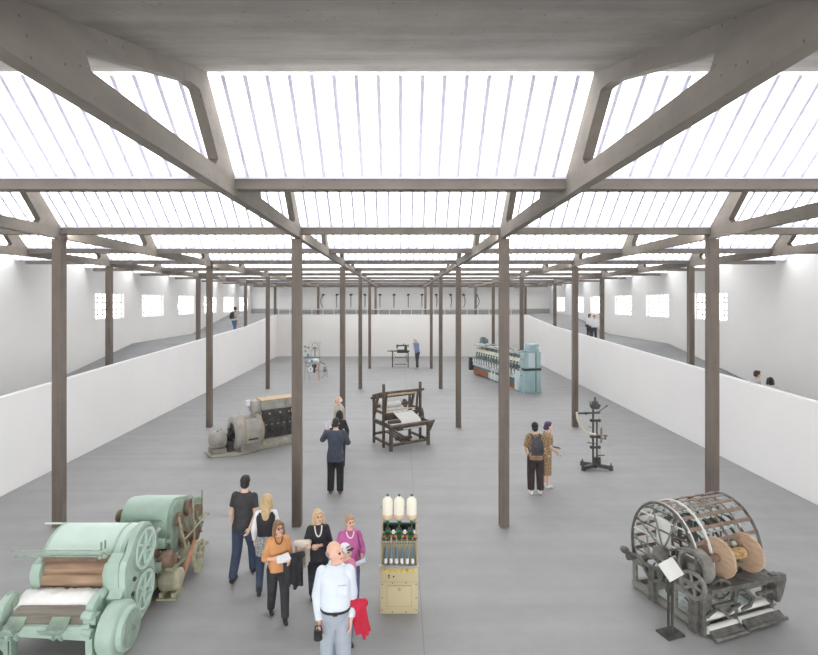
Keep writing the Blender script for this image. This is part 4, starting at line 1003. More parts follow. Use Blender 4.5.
# head cabinet at the near end
b = B(); b.box2((SL - .55, .10, 0), (SL, 1.0, 1.12)); c_ = part(b, 'drive_cabinet', 'teal', bevel=.015)
b = B(); b.box2((SL - .5, .10, 1.24), (SL, 1.0, 2.05)); part(b, 'drive_cabinet', 'teal', bevel=.015)
b = B(); b.box2((SL - .5, .36, 2.05), (SL - .05, .92, 2.46)); part(b, 'top_cabinet', 'teal', bevel=.015)
b = B(); b.box2((SL - .56, .08, 1.12), (SL + .01, 1.02, 1.24)); part(b, 'control_band', 'charcoal_paint', bevel=.005)
b = B(); b.box2((SL, .70, .04), (SL + .008, .74, 1.1)); b.box2((SL, .70, 1.26), (SL + .008, .74, 2.03)); part(b, 'door_gap', 'charcoal_paint')
b = B(); b.box2((SL, .30, 1.28), (SL + .008, .66, 2.02)); part(b, 'pale_door', 'teal_light')
b = B(); b.cyl((SL, .85, 2.28), (SL + .02, .85, 2.28), .06); part(b, 'vent_disc', 'white_paint')
b = B(); b.box2((SL - .95, .02, .05), (SL - .52, .32, 1.02)); part(b, 'side_door', 'teal_light', bevel=.01)
b = B(); b.cyl((SL - .3, .085, 1.7), (SL - .3, .1, 1.7), .06); part(b, 'push_button', 'orange')
for x, m in ((SL - .45, 'white_paint'), (SL - .3, 'steel')):
    b = B(); b.box((x, .075, 1.18), (.10, .03, .07)); part(b, 'switch', m)
for x in (SL * .4, SL * .46):
    b = B(); b.box((x, .20, .30), (.12, .03, .50)); part(b, 'white_plate', 'white_paint')

# ---------------------------------------------------------------- spindly chrome knitting machine, far left
M['sky_blue'] = mat('sky_blue_plastic', (70, 160, 205), 0.4, var=.05)
kp = gp(312, 380.5)
kn = thing('knitting_machine', 'spindly chrome circular knitting machine with hoops and thin legs at the far left', 'textile machine', (kp.x, kp.y, 0))
part = mk(kn)
for x, y in ((-.42, -.05), (-.2, .3), (.40, .0), (.36, .35)):
    b = B(); b.cyl((x, y, 0), (x * .95, y, 1.0), .024, seg=8); part(b, 'leg', 'steel' if x < 0 else 'red_rust')
b = B(); b.box((.0, .12, 1.15), (.86, .5, .34)); part(b, 'machine_bed', 'steel', bevel=.02)
for x, z in ((.02, 1.16), (-.20, 1.50)):
    b = B(); b.box((x, -.14, z), (.14, .04, .16)); part(b, 'blue_control_box', 'sky_blue')
    b = B(); b.box((x - .15, -.14, z), (.14, .05, .14)); part(b, 'white_control_box', 'white_paint')
b = B(); b.box((.0, .12, 1.34), (.9, .56, .04)); part(b, 'table_plate', 'dark_iron')
b = B(); b.annulus((.12, .12, 1.98), (0, 1, 0), .33, .31, .03, 32); part(b, 'hoop', 'steel')
b = B(); b.annulus((.15, .2, 1.95), (.5, 1, 0), .24, .22, .03, 32); part(b, 'hoop', 'gen_grey')
b = B(); b.ell((.15, .12, 1.9), (.11, .09, .09)); b.cyl((.15, .12, 1.36), (.15, .12, 1.9), .03); b.box((.15, .1, 1.86), (.26, .04, .05)); part(b, 'yarn_head', 'gen_grey')
for x, h in ((-.42, 1.95), (.44, 2.22), (.40, 1.75), (-.05, 1.75)):
    b = B(); b.tube([(x, .12, 1.3), (x, .12, h), (x + .08, .1, h + .03)], .014); b.ell((x + .02, .1, h), .045); part(b, 'yarn_post', 'steel')
b = B(); b.tube([(-.45, .1, 1.96), (-.12, .1, 1.90)], .016); b.ell((-.42, .1, 1.98), (.09, .05, .05)); b.ell((-.22, .1, 1.92), (.09, .05, .05)); part(b, 'tension_arm', 'gen_grey')
b = B(); b.box((-.40, .1, 1.72), (.1, .06, .06)); part(b, 'sensor', 'dark_iron')
b = B(); b.annulus((-.06, -.16, .68), (0, 1, 0), .15, .07, .05, 24); part(b, 'take_down_wheel', 'white_paint')
b = B(); b.cyl((.12, .1, .45), (.12, .1, 1.0), .06); b.tube([(-.3, .1, .55), (.4, .1, .60)], .02); b.tube([(-.42, .0, .9), (-.1, .05, .75), (.2, .1, .9)], .02); b.ell((.13, .08, .85), (.14, .1, .13)); part(b, 'take_down_rollers', 'dark_iron')
b = B(); b.tube([(.48, .1, 1.1), (.58, .0, 1.02), (.72, .0, 1.0), (.74, .0, .92)], .02); part(b, 'crank', 'dark_iron')
b = B(); b.tube([(.40, .1, .5), (.75, .0, .5)], .014); b.ell((.76, 0, .62), (.13, .10, .11)); b.cyl((.76, 0, .3), (.76, 0, .8), .02); b.annulus((.76, 0, .78), (0, .3, 1), .12, .10, .02, 20); b.tube([(.55, 0, .12), (.76, 0, .34), (.9, 0, .2), (.88, .02, .6)], .014); part(b, 'yarn_feeder', 'gen_grey')
for x in (-.33, .1, .3):
    b = B(); b.tube([(x, -.1, 1.0), (x - .03, -.1, .35), (x + .1, -.05, .15)], .010); part(b, 'yarn_guide', 'steel')

# ---------------------------------------------------------------- treadle sewing machine
q = gp(400.5, 367)
se = thing('sewing_machine', 'black treadle sewing machine on an iron leg table before the far white wall', 'sewing machine', (q.x, q.y, 0))
part = mk(se); k_ = 1.42
def Q(x, y, z): return Vector((x, y, z)) * k_
b = B(); b.box(Q(-.04, 0, .80), Vector((.98, .42, .03)) * k_); part(b, 'table_top', 'dark_iron', bevel=.006)
b = B(); b.box(Q(-.55, 0, .795), Vector((.2, .34, .02)) * k_); part(b, 'folding_leaf', 'gen_dark')
for x in (-.40, .38):
    b = B()
    for y in (-.17, .17): b.bar(Q(x, y * .8, .79), Q(x, y, .0), .05 * k_, .03 * k_)
    b.bar(Q(x, -.17, .08), Q(x, .17, .08), .03, .04); b.bar(Q(x, -.15, .60), Q(x, .15, .2), .03, .03); b.bar(Q(x, .15, .60), Q(x, -.15, .2), .03, .03); part(b, 'iron_leg', 'dark_iron')
b = B(); b.box(Q(0, 0, .14), Vector((.6, .22, .02)) * k_); b.box(Q(0, 0, .48), Vector((.5, .04, .03)) * k_)
b.bar(Q(-.36, 0, .74), Q(-.24, 0, .48), .02, .02); b.bar(Q(.34, 0, .74), Q(.24, 0, .48), .02, .02); part(b, 'treadle', 'dark_iron')
b = B(); b.annulus(Q(.31, .0, .42), (1, 0, 0), .24, .20, .04, 28); wheel(b, Q(.31, 0, .42), (1, 0, 0), .22, .03, .04, .03, 5, .012); part(b, 'drive_wheel', 'dark_iron')
b = B(); b.box(Q(.10, 0, .74), Vector((.55, .24, .06)) * k_); part(b, 'drawer_box', 'dark_iron')
b = B(); b.box(Q(.08, 0, .84), Vector((.50, .2, .05)) * k_); b.cyl(Q(.26, 0, .84), Q(.26, 0, 1.08), .075 * k_, .06 * k_); b.bar(Q(-.16, 0, 1.06), Q(.30, 0, 1.08), .10, .09); b.box(Q(-.17, 0, 1.02), Vector((.07, .09, .16)) * k_); b.cyl(Q(-.17, 0, .87), Q(-.17, 0, 1.0), .016); b.cyl(Q(-.17, 0, 1.1), Q(-.17, 0, 1.15), .02); hd_ = part(b, 'sewing_head', 'charcoal_paint', bevel=.008)
b = B(); b.annulus(Q(.38, 0, 1.06), (1, 0, 0), .11, .07, .05, 24); b.cyl(Q(.3, 0, 1.06), Q(.40, 0, 1.06), .03); part(b, 'hand_wheel', 'dark_iron', hd_)
b = B(); b.cyl(Q(.16, 0, 1.1), Q(.16, 0, 1.17), .03); part(b, 'thread_spool', 'gen_dark', hd_)
b = B(); b.box(Q(-.16, -.04, .835), Vector((.14, .14, .01)) * k_); part(b, 'red_cloth_scrap', 'red_rust')

# ---------------------------------------------------------------- tools hung on the far wall
M['tool_head'] = mat('black_tool_head', (44, 44, 50), 0.5, var=.1)
M['tool_shaft'] = mat('slate_blue_shaft', (106, 108, 132), 0.6, scale=6, rgb2=(74, 76, 96))
xs = [323.2, 337, 351, 365, 380, 394, 408.2, 422, 436.2, 450.5, 463.5, 476.5]
cv = [1.0, .2, .05, -.05, 0, 0, 0, .05, -.3, -.35, -.6, -1.0]
tn = ['first', 'second', 'third', 'fourth', 'fifth', 'sixth', 'seventh', 'eighth', 'ninth', 'tenth', 'eleventh', 'last']
for i, (px, c) in enumerate(zip(xs, cv)):
    x = (px - VX) / F * BACK
    t = thing('hung_tool', '%s from the left of the long handled black headed tools hung on the far wall' % tn[i], 'tool', (x, BACK - .07, 4.62), 0, 'tools on the far wall')
    b = B(); n = 10; pts = [(-.24 * c * math.sin(PI * j / n) , 0, .64 - 1.18 * j / n + (.0)) for j in range(n + 1)]
    b.tube(pts, [.042 - .012 * j / n for j in range(n + 1)], 8); b.done('shaft', 'tool_shaft', t)
    b = B(); sg = 1 if c >= 0 else -1
    b.loft([((-.12 * sg, 0, .62), (0, 0, .07), (0, .035, 0)), ((0, 0, .68), (0, 0, .085), (0, .05, 0)), ((.15 * sg, 0, .66), (0, 0, .05), (0, .03, 0))], 10); b.cyl((0, 0, .56), (0, 0, .70), .04); b.done('tool_head', 'tool_head', t)
    b = B(); b.cyl((0, .03, .66), (0, .069, .66), .02, seg=8); b.done('hanging_peg', 'tool_head', t)
# ------------------------------------------------------------------ people
M['skin'] = mat('fair_skin', (232, 196, 174), 0.6, var=.04, scale=12)
M['skin_warm'] = mat('ruddy_skin', (230, 184, 162), 0.6, var=.05, scale=12)
M['eye_dark'] = mat('dark_eye', (60, 46, 40), 0.4, var=.05)
M['lip'] = mat('lip', (196, 120, 112), 0.5, var=.05)
def cloth(n, rgb, var=.12, scale=7, **k): M[n] = mat(n, rgb, .9, var=var, scale=scale, spec=.15, **k)
cloth('black_jersey', (72, 72, 74)); cloth('dark_denim', (70, 78, 96)); cloth('blue_denim', (96, 114, 146)); cloth('white_cotton', (240, 240, 244), .03)
cloth('black_wool', (62, 62, 65)); cloth('orange_knit', (216, 158, 108)); cloth('black_trousers', (64, 64, 68)); cloth('cream_linen', (228, 222, 206), .06)
cloth('pink_knit', (202, 112, 170)); cloth('light_pink', (228, 148, 172)); cloth('pale_shirt', (222, 230, 240), .04); cloth('grey_trousers', (168, 176, 187), .06)
cloth('red_fleece', (196, 52, 74)); cloth('navy_suit', (82, 88, 102)); cloth('beige_shirt', (196, 190, 176)); cloth('blue_jacket', (142, 158, 196)); cloth('charcoal_trousers', (78, 78, 84))
cloth('print_cloth', (196, 196, 192), scale=38, rgb2=(104, 106, 108)); cloth('leopard', (206, 178, 142), scale=30, rgb2=(112, 92, 74)); cloth('flower_print', (206, 158, 104), scale=26, rgb2=(74, 90, 100))
cloth('grey_shirt', (200, 200, 202), .05); cloth('backpack_grey', (84, 86, 90)); cloth('brown_trousers', (76, 66, 66))
M['leather_black'] = mat('black_leather', (48, 45, 44), .45, var=.1); M['brown_leather'] = mat('brown_leather', (120, 80, 60), .5, var=.1)
M['shoe_white'] = mat('white_shoe', (240, 240, 240), .6, var=.03); M['pink_shoe'] = mat('pale_pink_shoe', (226, 190, 180), .6, var=.05)
def hairm(n, rgb, rgb2): M[n] = mat(n, rgb, .55, scale=14, rgb2=rgb2, stretch=(6, 6, .8))
hairm('hair_black', (52, 48, 50), (34, 32, 34)); hairm('hair_blond', (222, 198, 154), (184, 156, 112)); hairm('hair_brown', (152, 122, 92), (112, 88, 66)); hairm('hair_grey', (176, 166, 158), (142, 134, 128))
hairm('hair_ash', (196, 164, 136), (160, 132, 110)); hairm('hair_violet', (84, 76, 112), (56, 50, 74)); hairm('hair_white', (240, 240, 240), (222, 222, 222)); hairm('hair_dkbrown', (94, 72, 60), (64, 48, 42))

def remeshed(b, vox, it=3, fac=.5):
    bmesh.ops.recalc_face_normals(b.bm, faces=b.bm.faces[:])
    me = bpy.data.meshes.new('tmp'); b.bm.to_mesh(me); b.bm.free()
    o = bpy.data.objects.new('tmp', me); C.objects.link(o)
    r = o.modifiers.new('r', 'REMESH'); r.mode = 'VOXEL'; r.voxel_size = vox; r.use_smooth_shade = True
    if it: q = o.modifiers.new('s', 'SMOOTH'); q.factor = fac; q.iterations = it
    dg = bpy.context.evaluated_depsgraph_get()
    out = bpy.data.meshes.new_from_object(o.evaluated_get(dg)); bpy.data.objects.remove(o); bpy.data.meshes.remove(me)
    return out

PROF = [(.455, .050, .050, 0), (.475, .082, .064, .004), (.505, .094, .070, .006), (.54, .096, .070, .005), (.60, .086, .061, 0), (.66, .088, .062, 0), (.72, .100, .068, 0), (.765, .106, .066, .004), (.80, .098, .056, .008), (.825, .070, .044, .010), (.845, .040, .036, .008), (.862, .030, .032, .004)]
PROF_F = [(.455, .050, .050, 0), (.475, .084, .066, .006), (.505, .098, .072, .008), (.54, .096, .068, .006), (.60, .076, .054, 0), (.66, .080, .058, -.003), (.72, .090, .070, -.008), (.765, .094, .060, .0), (.80, .088, .050, .006), (.825, .062, .040, .010), (.845, .036, .033, .008), (.862, .026, .028, .004)]

class Person:
    def __init__(s, label, loc, H, yaw=0, fem=False, lean=0.03, belly=0.0, wide=1.0, head=(0, 0), arms=None, legs=None, vox=.009, skin='skin', sit=0, tilt=0.0):
        s.H = H; s.yaw = math.radians(yaw); s.fem = fem; s.lean = lean; s.belly = belly; s.wide = wide; s.vox = vox; s.tilt = tilt
        s.sh = (.087 if fem else .101) * wide; s.root = thing('person', label, 'person', loc, s.yaw, 'visitors walking through the hall')
        s.A = {}; s.L = {}
        arms = arms or {}; legs = legs or {}
        dz = []
        for sd, sg in (('L', 1), ('R', -1)):
            kn, an = legs.get(sd, ((.006, -.012, -.235), (.004, .022, -.235)))
            hp = Vector((sg * .052 * wide, .004, .515)); k = hp + Vector((sg * kn[0], kn[1], kn[2])); a = k + Vector((sg * an[0], an[1], an[2])); s.L[sd] = [hp, k, a]; dz.append(a.z)
        sh = .045 - min(dz)
        for sd in 'LR':
            for v in s.L[sd]: v.z += sh
        s.dz = sh
        for sd, sg in (('L', 1), ('R', -1)):
            el, wr = arms.get(sd, ((.021, .014, -.172), (.002, -.035, -.145)))
            S_ = s.spine(.803) + Vector((sg * (s.sh - .006), 0, 0)); E_ = S_ + Vector((sg * el[0], el[1], el[2])); W_ = E_ + Vector((sg * wr[0], wr[1], wr[2])); s.A[sd] = [S_, E_, W_]
        s.hc = s.spine(.862) + Vector((0, -.012, .072)); s.hr = Matrix.Rotation(math.radians(head[0]), 3, 'Z') @ Matrix.Rotation(math.radians(head[1]), 3, 'X')
        s.body(skin)
    def spine(s, z): return Vector((s.tilt * (z - .5), -s.lean * max(0, z - .5) * 3, z + s.dz))
    def ring(s, z, d=0.0):
        P = PROF_F if s.fem else PROF
        for p, q in zip(P, P[1:]):
            if z <= q[0]:
                t = max(0, (z - p[0]) / (q[0] - p[0])); a, b_, y = [p[i] + (q[i] - p[i]) * t for i in (1, 2, 3)]; break
        else: a, b_, y = P[-1][1:]
        a *= .92
        g = s.belly * math.exp(-((z - .61) / .07) ** 2)
        return (s.spine(z) + Vector((0, y - g * .5, 0)), Vector((a * s.wide + d + g * .3, 0, 0)), Vector((0, b_ * s.wide + d + g * .5, 0)))
    def X(s, p): return Vector(p) * s.H
    def torso(s, b, z0, z1, d, n=14):
        b.loft([tuple(s.X(v) for v in s.ring(z0 + (z1 - z0) * i / n, d)) for i in range(n + 1)], 28, 2.3)
    def capX(s, b, p, r, q, r2, **k): b.cap(s.X(p), r * s.H, s.X(q), r2 * s.H, **k)
    def ellX(s, b, c, r, R=None): b.ell(s.X(c), s.X(r), R, 18, 12)
    def hd(s, b, c, r): s.ellX(b, s.hc + s.hr @ Vector(c), r, s.hr)
    def hp(s, c): return s.hc + s.hr @ Vector(c)
    def hand(s, b, sd):
        S_, E_, W_ = s.A[sd]; f = (W_ - E_).normalized(); sg = 1 if sd == 'L' else -1
        n = Vector((-sg, 0, 0)); n = (n - f * n.dot(f));
        if n.length < .2: n = Vector((0, 0, 1)) - f * f.z
        n.normalize(); sd_ = f.cross(n) * -sg
        # palm
        R = Matrix((sd_, n, f)).transposed()
        s.ellX(b, W_ + f * .028, (.024, .012, .034), R)
        for i, (o, ln) in enumerate(((-.019, .030), (-.0065, .034), (.006, .032), (.018, .025))):
            p = W_ + f * .048 + sd_ * o; q = p + f * ln * .6 + n * .004 + sd_ * o * .15; t = q + f * ln * .45 + n * .012
            s.capX(b, p, .0062, q, .0056, seg=8); s.capX(b, q, .0056, t, .0048, seg=8)
        p = W_ + f * .014 - sd_ * .018 + n * .004; q = p - sd_ * .016 + f * .018 + n * .006; t = q + f * .018 + n * .004
        s.capX(b, p, .0085, q, .0072, seg=8); s.capX(b, q, .0070, t, .0055, seg=8)
    def body(s, skin):
        b = B(); s.torso(b, .462, .86, -.004)
        s.capX(b, s.spine(.83) + Vector((0, .006, 0)), .033 if not s.fem else .028, s.hc + Vector((0, .012, -.035)), .030 if not s.fem else .026)
        s.hd(b, (0, .010, .012), (.0435, .054, .054)); s.hd(b, (0, -.012, -.010), (.038, .044, .056)); s.hd(b, (0, -.022, -.042), (.028, .028, .022)); s.hd(b, (0, -.044, -.054), (.013, .012, .010))
        s.capX(b, s.hp((0, -.052, .010)), .0055, s.hp((0, -.065, -.014)), .0085, seg=8)
        for q in (-1, 1):
            s.hd(b, (q * .043, .006, -.006), (.006, .013, .018)); s.hd(b, (q * .022, -.042, -.014), (.015, .012, .013))
        s.hd(b, (0, -.045, .020), (.030, .012, .007)); s.hd(b, (0, -.050, -.033), (.014, .009, .0055))
        for sd in 'LR':
            S_, E_, W_ = s.A[sd]; m = .92 if s.fem else 1.0
            s.capX(b, S_, .031 * m, E_, .023 * m); s.capX(b, E_, .024 * m, W_, .0155 * m); s.hand(b, sd)
            h, k, a = s.L[sd]; s.capX(b, h, .052, k, .033); s.capX(b, k, .033, a, .020); s.capX(b, k + (a - k) * .3 + Vector((0, .008, 0)), .033, k + (a - k) * .62, .024)
            s.capX(b, a + Vector((0, .016, -.022)), .020, a + Vector((0, -.075, -.028)), .016)
        me = remeshed(b, s.vox, 2, .45)
        for m in (skin, 'eye_dark', 'lip'): me.materials.append(M[m])
        ey = [s.X(s.hp((q * .017, -.052, .004))) for q in (-1, 1)]; lp = s.X(s.hp((0, -.057, -.033)))
        for f in me.polygons:
            c = f.center
            if min((c - e).length for e in ey) < .0085 * s.H: f.material_index = 1
            else:
                v = s.hr.transposed() @ (c - lp)
                if abs(v.x) < .014 * s.H and abs(v.z) < .005 * s.H and abs(v.y) < .014 * s.H: f.material_index = 2
        o = bpy.data.objects.new('body', me); C.objects.link(o); o.parent = s.root; me.shade_smooth()
    def add(s, b, name, m, vox=None, it=2, parent=None):
        me = remeshed(b, vox or s.vox * 1.15, it); o = link_mesh(name, me, m, parent or s.root, 180); return o
    def top(s, m, hem=.47, sleeve=2.0, name='shirt', d=.0135, sd_=.010, collar=.845, flare=0.0):
        """sleeve: 0 none, 1 to the elbow, 2 to the wrist"""
        b = B(); n = 16; rg = []
        for i in range(n + 1):
            z = hem + (collar - hem) * i / n; f = flare * max(0, (.62 - z) / .15)
            c, u, w_ = s.ring(max(z, .515), d + f); c = Vector((c.x, c.y, z + s.dz)); rg.append((s.X(c), s.X(u), s.X(w_)))
        b.loft(rg, 28, 2.3)
        for q in 'LR':
            S_, E_, W_ = s.A[q]; m_ = .92 if s.fem else 1
            if sleeve > 0:
                t = min(sleeve, 1); s.capX(b, S_, .034 * m_ + sd_ * .6, S_ + (E_ - S_) * t, .025 * m_ + sd_, flat1=sleeve <= 1)
            if sleeve > 1: t = sleeve - 1; s.capX(b, E_, .026 * m_ + sd_ * .8, E_ + (W_ - E_) * t, (.024 - .007 * t) * m_ + sd_ * .8, flat1=True)
        o = s.add(b, name, m); return o
    def trousers(s, m, waist=.575, end=1.0, d=.010, loose=0.0, name='trousers'):
        b = B(); s.torso(b, .455, waist, d - .001, 8)
        for q in 'LR':
            h, k, a = s.L[q]; s.capX(b, h, .053 + d, k, .034 + d + loose * .6)
            e = k + (a - k) * end; s.capX(b, k, .034 + d + loose * .6, e + Vector((0, .002, -.006)) if end >= 1 else e, .023 + d + loose, flat1=True)
        return s.add(b, name, m)
    def skirt(s, m, top=.60, hem=.25, w_=.11, name='skirt', d=.012):
        b = B(); n = 10; rg = []
        for i in range(n + 1):
            z = hem + (top - hem) * i / n; c, u, v = s.ring(max(z, .50), d); k = 0 if z > .5 else (.5 - z) / (.5 - hem + 1e-6)
            c = Vector((c.x, c.y, z + s.dz)); u = u * (1 + (w_ / u.length - 1) * k); v = v * (1 + (w_ * .8 / v.length - 1) * k); rg.append((s.X(c), s.X(u), s.X(v)))
        b.loft(rg, 28, 2.1); return s.add(b, name, m)
    def shoes(s, m, ankle=.0):
        for q in 'LR':
            a = s.L[q][2]; b = B(); s.capX(b, a + Vector((0, .018, -.020)), .0245, a + Vector((0, -.078, -.027)), .019); s.capX(b, a + Vector((0, .012, -.022)), .022, a + Vector((0, .006, .004 + ankle)), .024, flat1=True)
            s.ellX(b, a + Vector((0, -.03, -.033)), (.023, .066, .012)); s.add(b, 'shoe', m)
    def hair(s, style, m):
        b = B()
        if style == 'bald':
            s.hd(b, (0, .032, -.006), (.0475, .040, .034)); s.hd(b, (.040, .010, -.002), (.009, .014, .014)); s.hd(b, (-.040, .010, -.002), (.009, .014, .014))
        else:
            s.hd(b, (0, .014, .022), (.0490, .058, .054)); s.hd(b, (0, .030, -.012), (.0445, .040, .044)); s.hd(b, (0, -.026, .046), (.034, .024, .018))
        if style in ('bob', 'long'):
            for q in (-1, 1): s.capX(b, s.hp((q * .044, .006, .01)), .020, s.hp((q * .049, .004, -.062)), .021); s.capX(b, s.hp((q * .036, -.03, .035)), .014, s.hp((q * .044, -.012, -.02)), .012)
            s.hd(b, (0, .034, -.044), (.046, .032, .040))
        if style == 'long':
            rg = []
            for i in range(9):
                t = i / 8; z = -.03 - .185 * t; rg.append((s.X(s.hp((0, .046 + .036 * min(1, t * 1.5), z))), s.X(s.hr @ Vector((.050 - .016 * t * t, 0, 0))), s.X(s.hr @ Vector((0, .024 - .008 * t, 0)))))
            b.loft(rg, 20, 2.2)
        if style == 'bun': s.hd(b, (0, .056, -.018), (.036, .034, .036))
        if style == 'short2': s.hd(b, (0, -.030, .050), (.036, .026, .018)); s.hd(b, (.038, .0, .01), (.012, .03, .024)); s.hd(b, (-.038, .0, .01), (.012, .03, .024))
        return s.add(b, 'hair', m, s.vox * .8)
    def cap(s, m, visor):
        b = B(); s.hd(b, (0, .008, .030), (.0510, .060, .052)); o = s.add(b, 'cap', m, s.vox * .8)
        b = B(); s.hd(b, (0, -.062, .030), (.040, .036, .007)); s.add(b, 'visor', visor, s.vox * .7, parent=o)
    def belt(s, m, z=.585):
        b = B(); r = []
        for q in (z - .010, z + .010): c, u, v = s.ring(q, .0155); r.append((s.X(c), s.X(u), s.X(v)))
        b.loft(r, 32, 2.3); b.box(s.X(s.ring(z)[0] + Vector((0, -(s.ring(z, .0155)[2].y) - .003, 0))), Vector((.030, .008, .022)) * s.H); b.done('belt', m, s.root)
    def collar(s, m, z=.838):
        b = B(); c, u, v = s.ring(z, .012); c2, u2, v2 = s.ring(.858, .014); n = 20
        b.loft([(s.X(c), s.X(u), s.X(v)), (s.X(c2), s.X(u2 * 1.12), s.X(v2 * 1.12))], 20); b.done('collar', m, s.root)
        for q in (-1, 1): pass
    def glasses(s, m='dark_plastic'):
        b = B()
        for q in (-1, 1):
            cc = s.hp((q * .018, -.060, .005)); n = s.hr @ Vector((0, -1, 0)); b.annulus(s.X(cc), n, .015 * s.H, .0115 * s.H, .004 * s.H, 14)
            b.tube([s.X(s.hp((q * .032, -.058, .007))), s.X(s.hp((q * .047, .0, .005)))], .002 * s.H, 6)
        b.tube([s.X(s.hp((-.006, -.062, .006))), s.X(s.hp((.006, -.062, .006)))], .002 * s.H, 6); b.done('glasses', m, s.root)
    def necklace(s, m, drop=.06):
        b = B(); c = s.spine(.84); pts = []
        for i in range(13):
            a = PI * i / 12; pts.append(s.X(c + Vector((.036 * math.cos(a), -.030 - .045 * math.sin(a) * (drop / .06), .004 - drop * math.sin(a)))))
        b.tube(pts, .007 * s.H, 8); b.done('necklace', m, s.root)
    def world(s, p):
        return Vector(s.root.location) + Matrix.Rotation(s.yaw, 3, 'Z') @ s.X(p)

def drape(label, name, cat, P, at, wdt, ln, m, folds=5, thick=.05, seed=1, lean=0.0, group=None):
    """garment hanging in folds from the point `at` (person's own frame, in body heights)"""
    rr = random.Random(seed); H = P.H; w0 = P.world(at); o = thing(name, label, cat, w0, P.yaw, group)
    b = B()
    for i in range(folds):
        t = (i + .5) / folds - .5; l = ln * (.8 + .35 * rr.random()); x = wdt * t
        b.loft([(Vector((x, rr.uniform(-.01, .01), .02)) , Vector((wdt / folds * .85, 0, 0)), Vector((0, thick * 1.1, 0))), (Vector((x + lean * l * .5, rr.uniform(-.03, .02), -l * .5)), Vector((wdt / folds * .8, 0, 0)), Vector((0, thick * .9, 0))), (Vector((x * 1.1 + lean * l, rr.uniform(-.03, .02), -l)), Vector((wdt / folds * .7, 0, 0)), Vector((0, thick * .55, 0)))], 14)
    b.cap(Vector((-wdt / 2, 0, .02)), thick * 1.15, Vector((wdt / 2, 0, .02)), thick * 1.15)
    me = remeshed(b, .014, 3); link_mesh('folded_cloth', me, m, o, 180)
    b = B(); b.cap(Vector((wdt * .2, -thick * 1.1, -.03)), .022, Vector((wdt * .3 + lean * ln * .7, -thick * .9, -ln * .8)), .03); me = remeshed(b, .012, 2); link_mesh('sleeve', me, m, o, 180)
    return o

def backpack(label, P, m, vox=.012):
    w0 = P.world((0, .0, 0)); H = P.H; o = thing('backpack', label, 'backpack', w0, P.yaw)
    c = P.spine(.70) + Vector((0, .132, 0)); b = B()
    b.loft([(P.X(c + Vector((0, dy, dz))), P.X((w_, 0, 0)), P.X((0, t_, 0))) for dz, w_, t_, dy in ((-.115, .066, .040, 0), (-.10, .080, .052, .004), (-.02, .084, .056, .006), (.06, .076, .050, .0), (.10, .056, .040, -.006), (.118, .030, .022, -.012))], 24, 3)
    me = remeshed(b, vox, 2); link_mesh('main_pouch', me, m, o, 180)
    b = B(); b.loft([(P.X(c + Vector((0, .045, dz))), P.X((w_, 0, 0)), P.X((0, .026, 0))) for dz, w_ in ((-.10, .054), (-.08, .062), (-.01, .062), (.01, .05))], 20, 3); me = remeshed(b, vox, 2); link_mesh('front_pocket', me, 'charcoal_trousers', o, 180)
    b = B(); b.tube([P.X(c + Vector((-.02, .0, .118))), P.X(c + Vector((0, -.004, .14))), P.X(c + Vector((.02, .0, .118)))], .006 * H, 8); b.done('grab_handle', 'charcoal_trousers', o)
    for q in (-1, 1):
        b = B(); pts = [c + Vector((q * .045, -.03, .10)), P.spine(.825) + Vector((q * .062, .035, .014)), P.spine(.815) + Vector((q * .072, -.045, .012)), P.spine(.76) + Vector((q * .080, -.085, 0)), P.spine(.68) + Vector((q * .104, -.035, 0)), P.spine(.62) + Vector((q * .094, .05, 0)), c + Vector((q * .06, -.03, -.08))]
        b.tube([P.X(p) for p in pts], .011 * H, 8); b.done('shoulder_strap', 'charcoal_trousers', o)
    return o
def at(px, py): v = gp(px, py); return (v.x, v.y, 0)
def stride(front, l=.10):
    """a walking pose: `front` leg ahead"""
    f = ((.004, -l * .75, -.222), (.0, -l * .25, -.233)); r = ((.004, l * .18, -.233), (.0, l * .85, -.215)); o = 'R' if front == 'L' else 'L'
    return {front: f, o: r}

# man in black T-shirt, back view
P = Person('person in black T-shirt and dark jeans walking away, leftmost of the walking group', at(243.5, 577), 1.70, 172, head=(12, 0), arms={'R': ((.04, .04, -.16), (-.03, .07, -.10)), 'L': ((.04, .02, -.17), (.01, -.05, -.14))}, legs=stride('R', .11), vox=.0085)
P.trousers('dark_denim', loose=.006); P.top('black_jersey', .50, .62, 't_shirt', flare=.006); P.shoes('leather_black'); P.hair('short', 'hair_black'); P.belt('leather_black', .578)
# blonde woman, back view
P = Person('person with long blond hair, white sleeves and patterned skirt walking away behind the orange top', at(266, 590), 1.53, 188, True, arms={'L': ((.045, .0, -.17), (.0, -.05, -.13)), 'R': ((.05, .02, -.165), (-.01, -.06, -.12))}, legs=stride('R', .10), vox=.0085)
P.trousers('dark_denim'); P.top('white_cotton', .56, 1.9, 'blouse'); P.top('black_wool', .575, 0, 'waistcoat', d=.019, collar=.83); P.skirt('print_cloth', .60, .40, .105, 'patterned_overskirt', .022); P.shoes('leather_black', .05); P.hair('long', 'hair_blond')
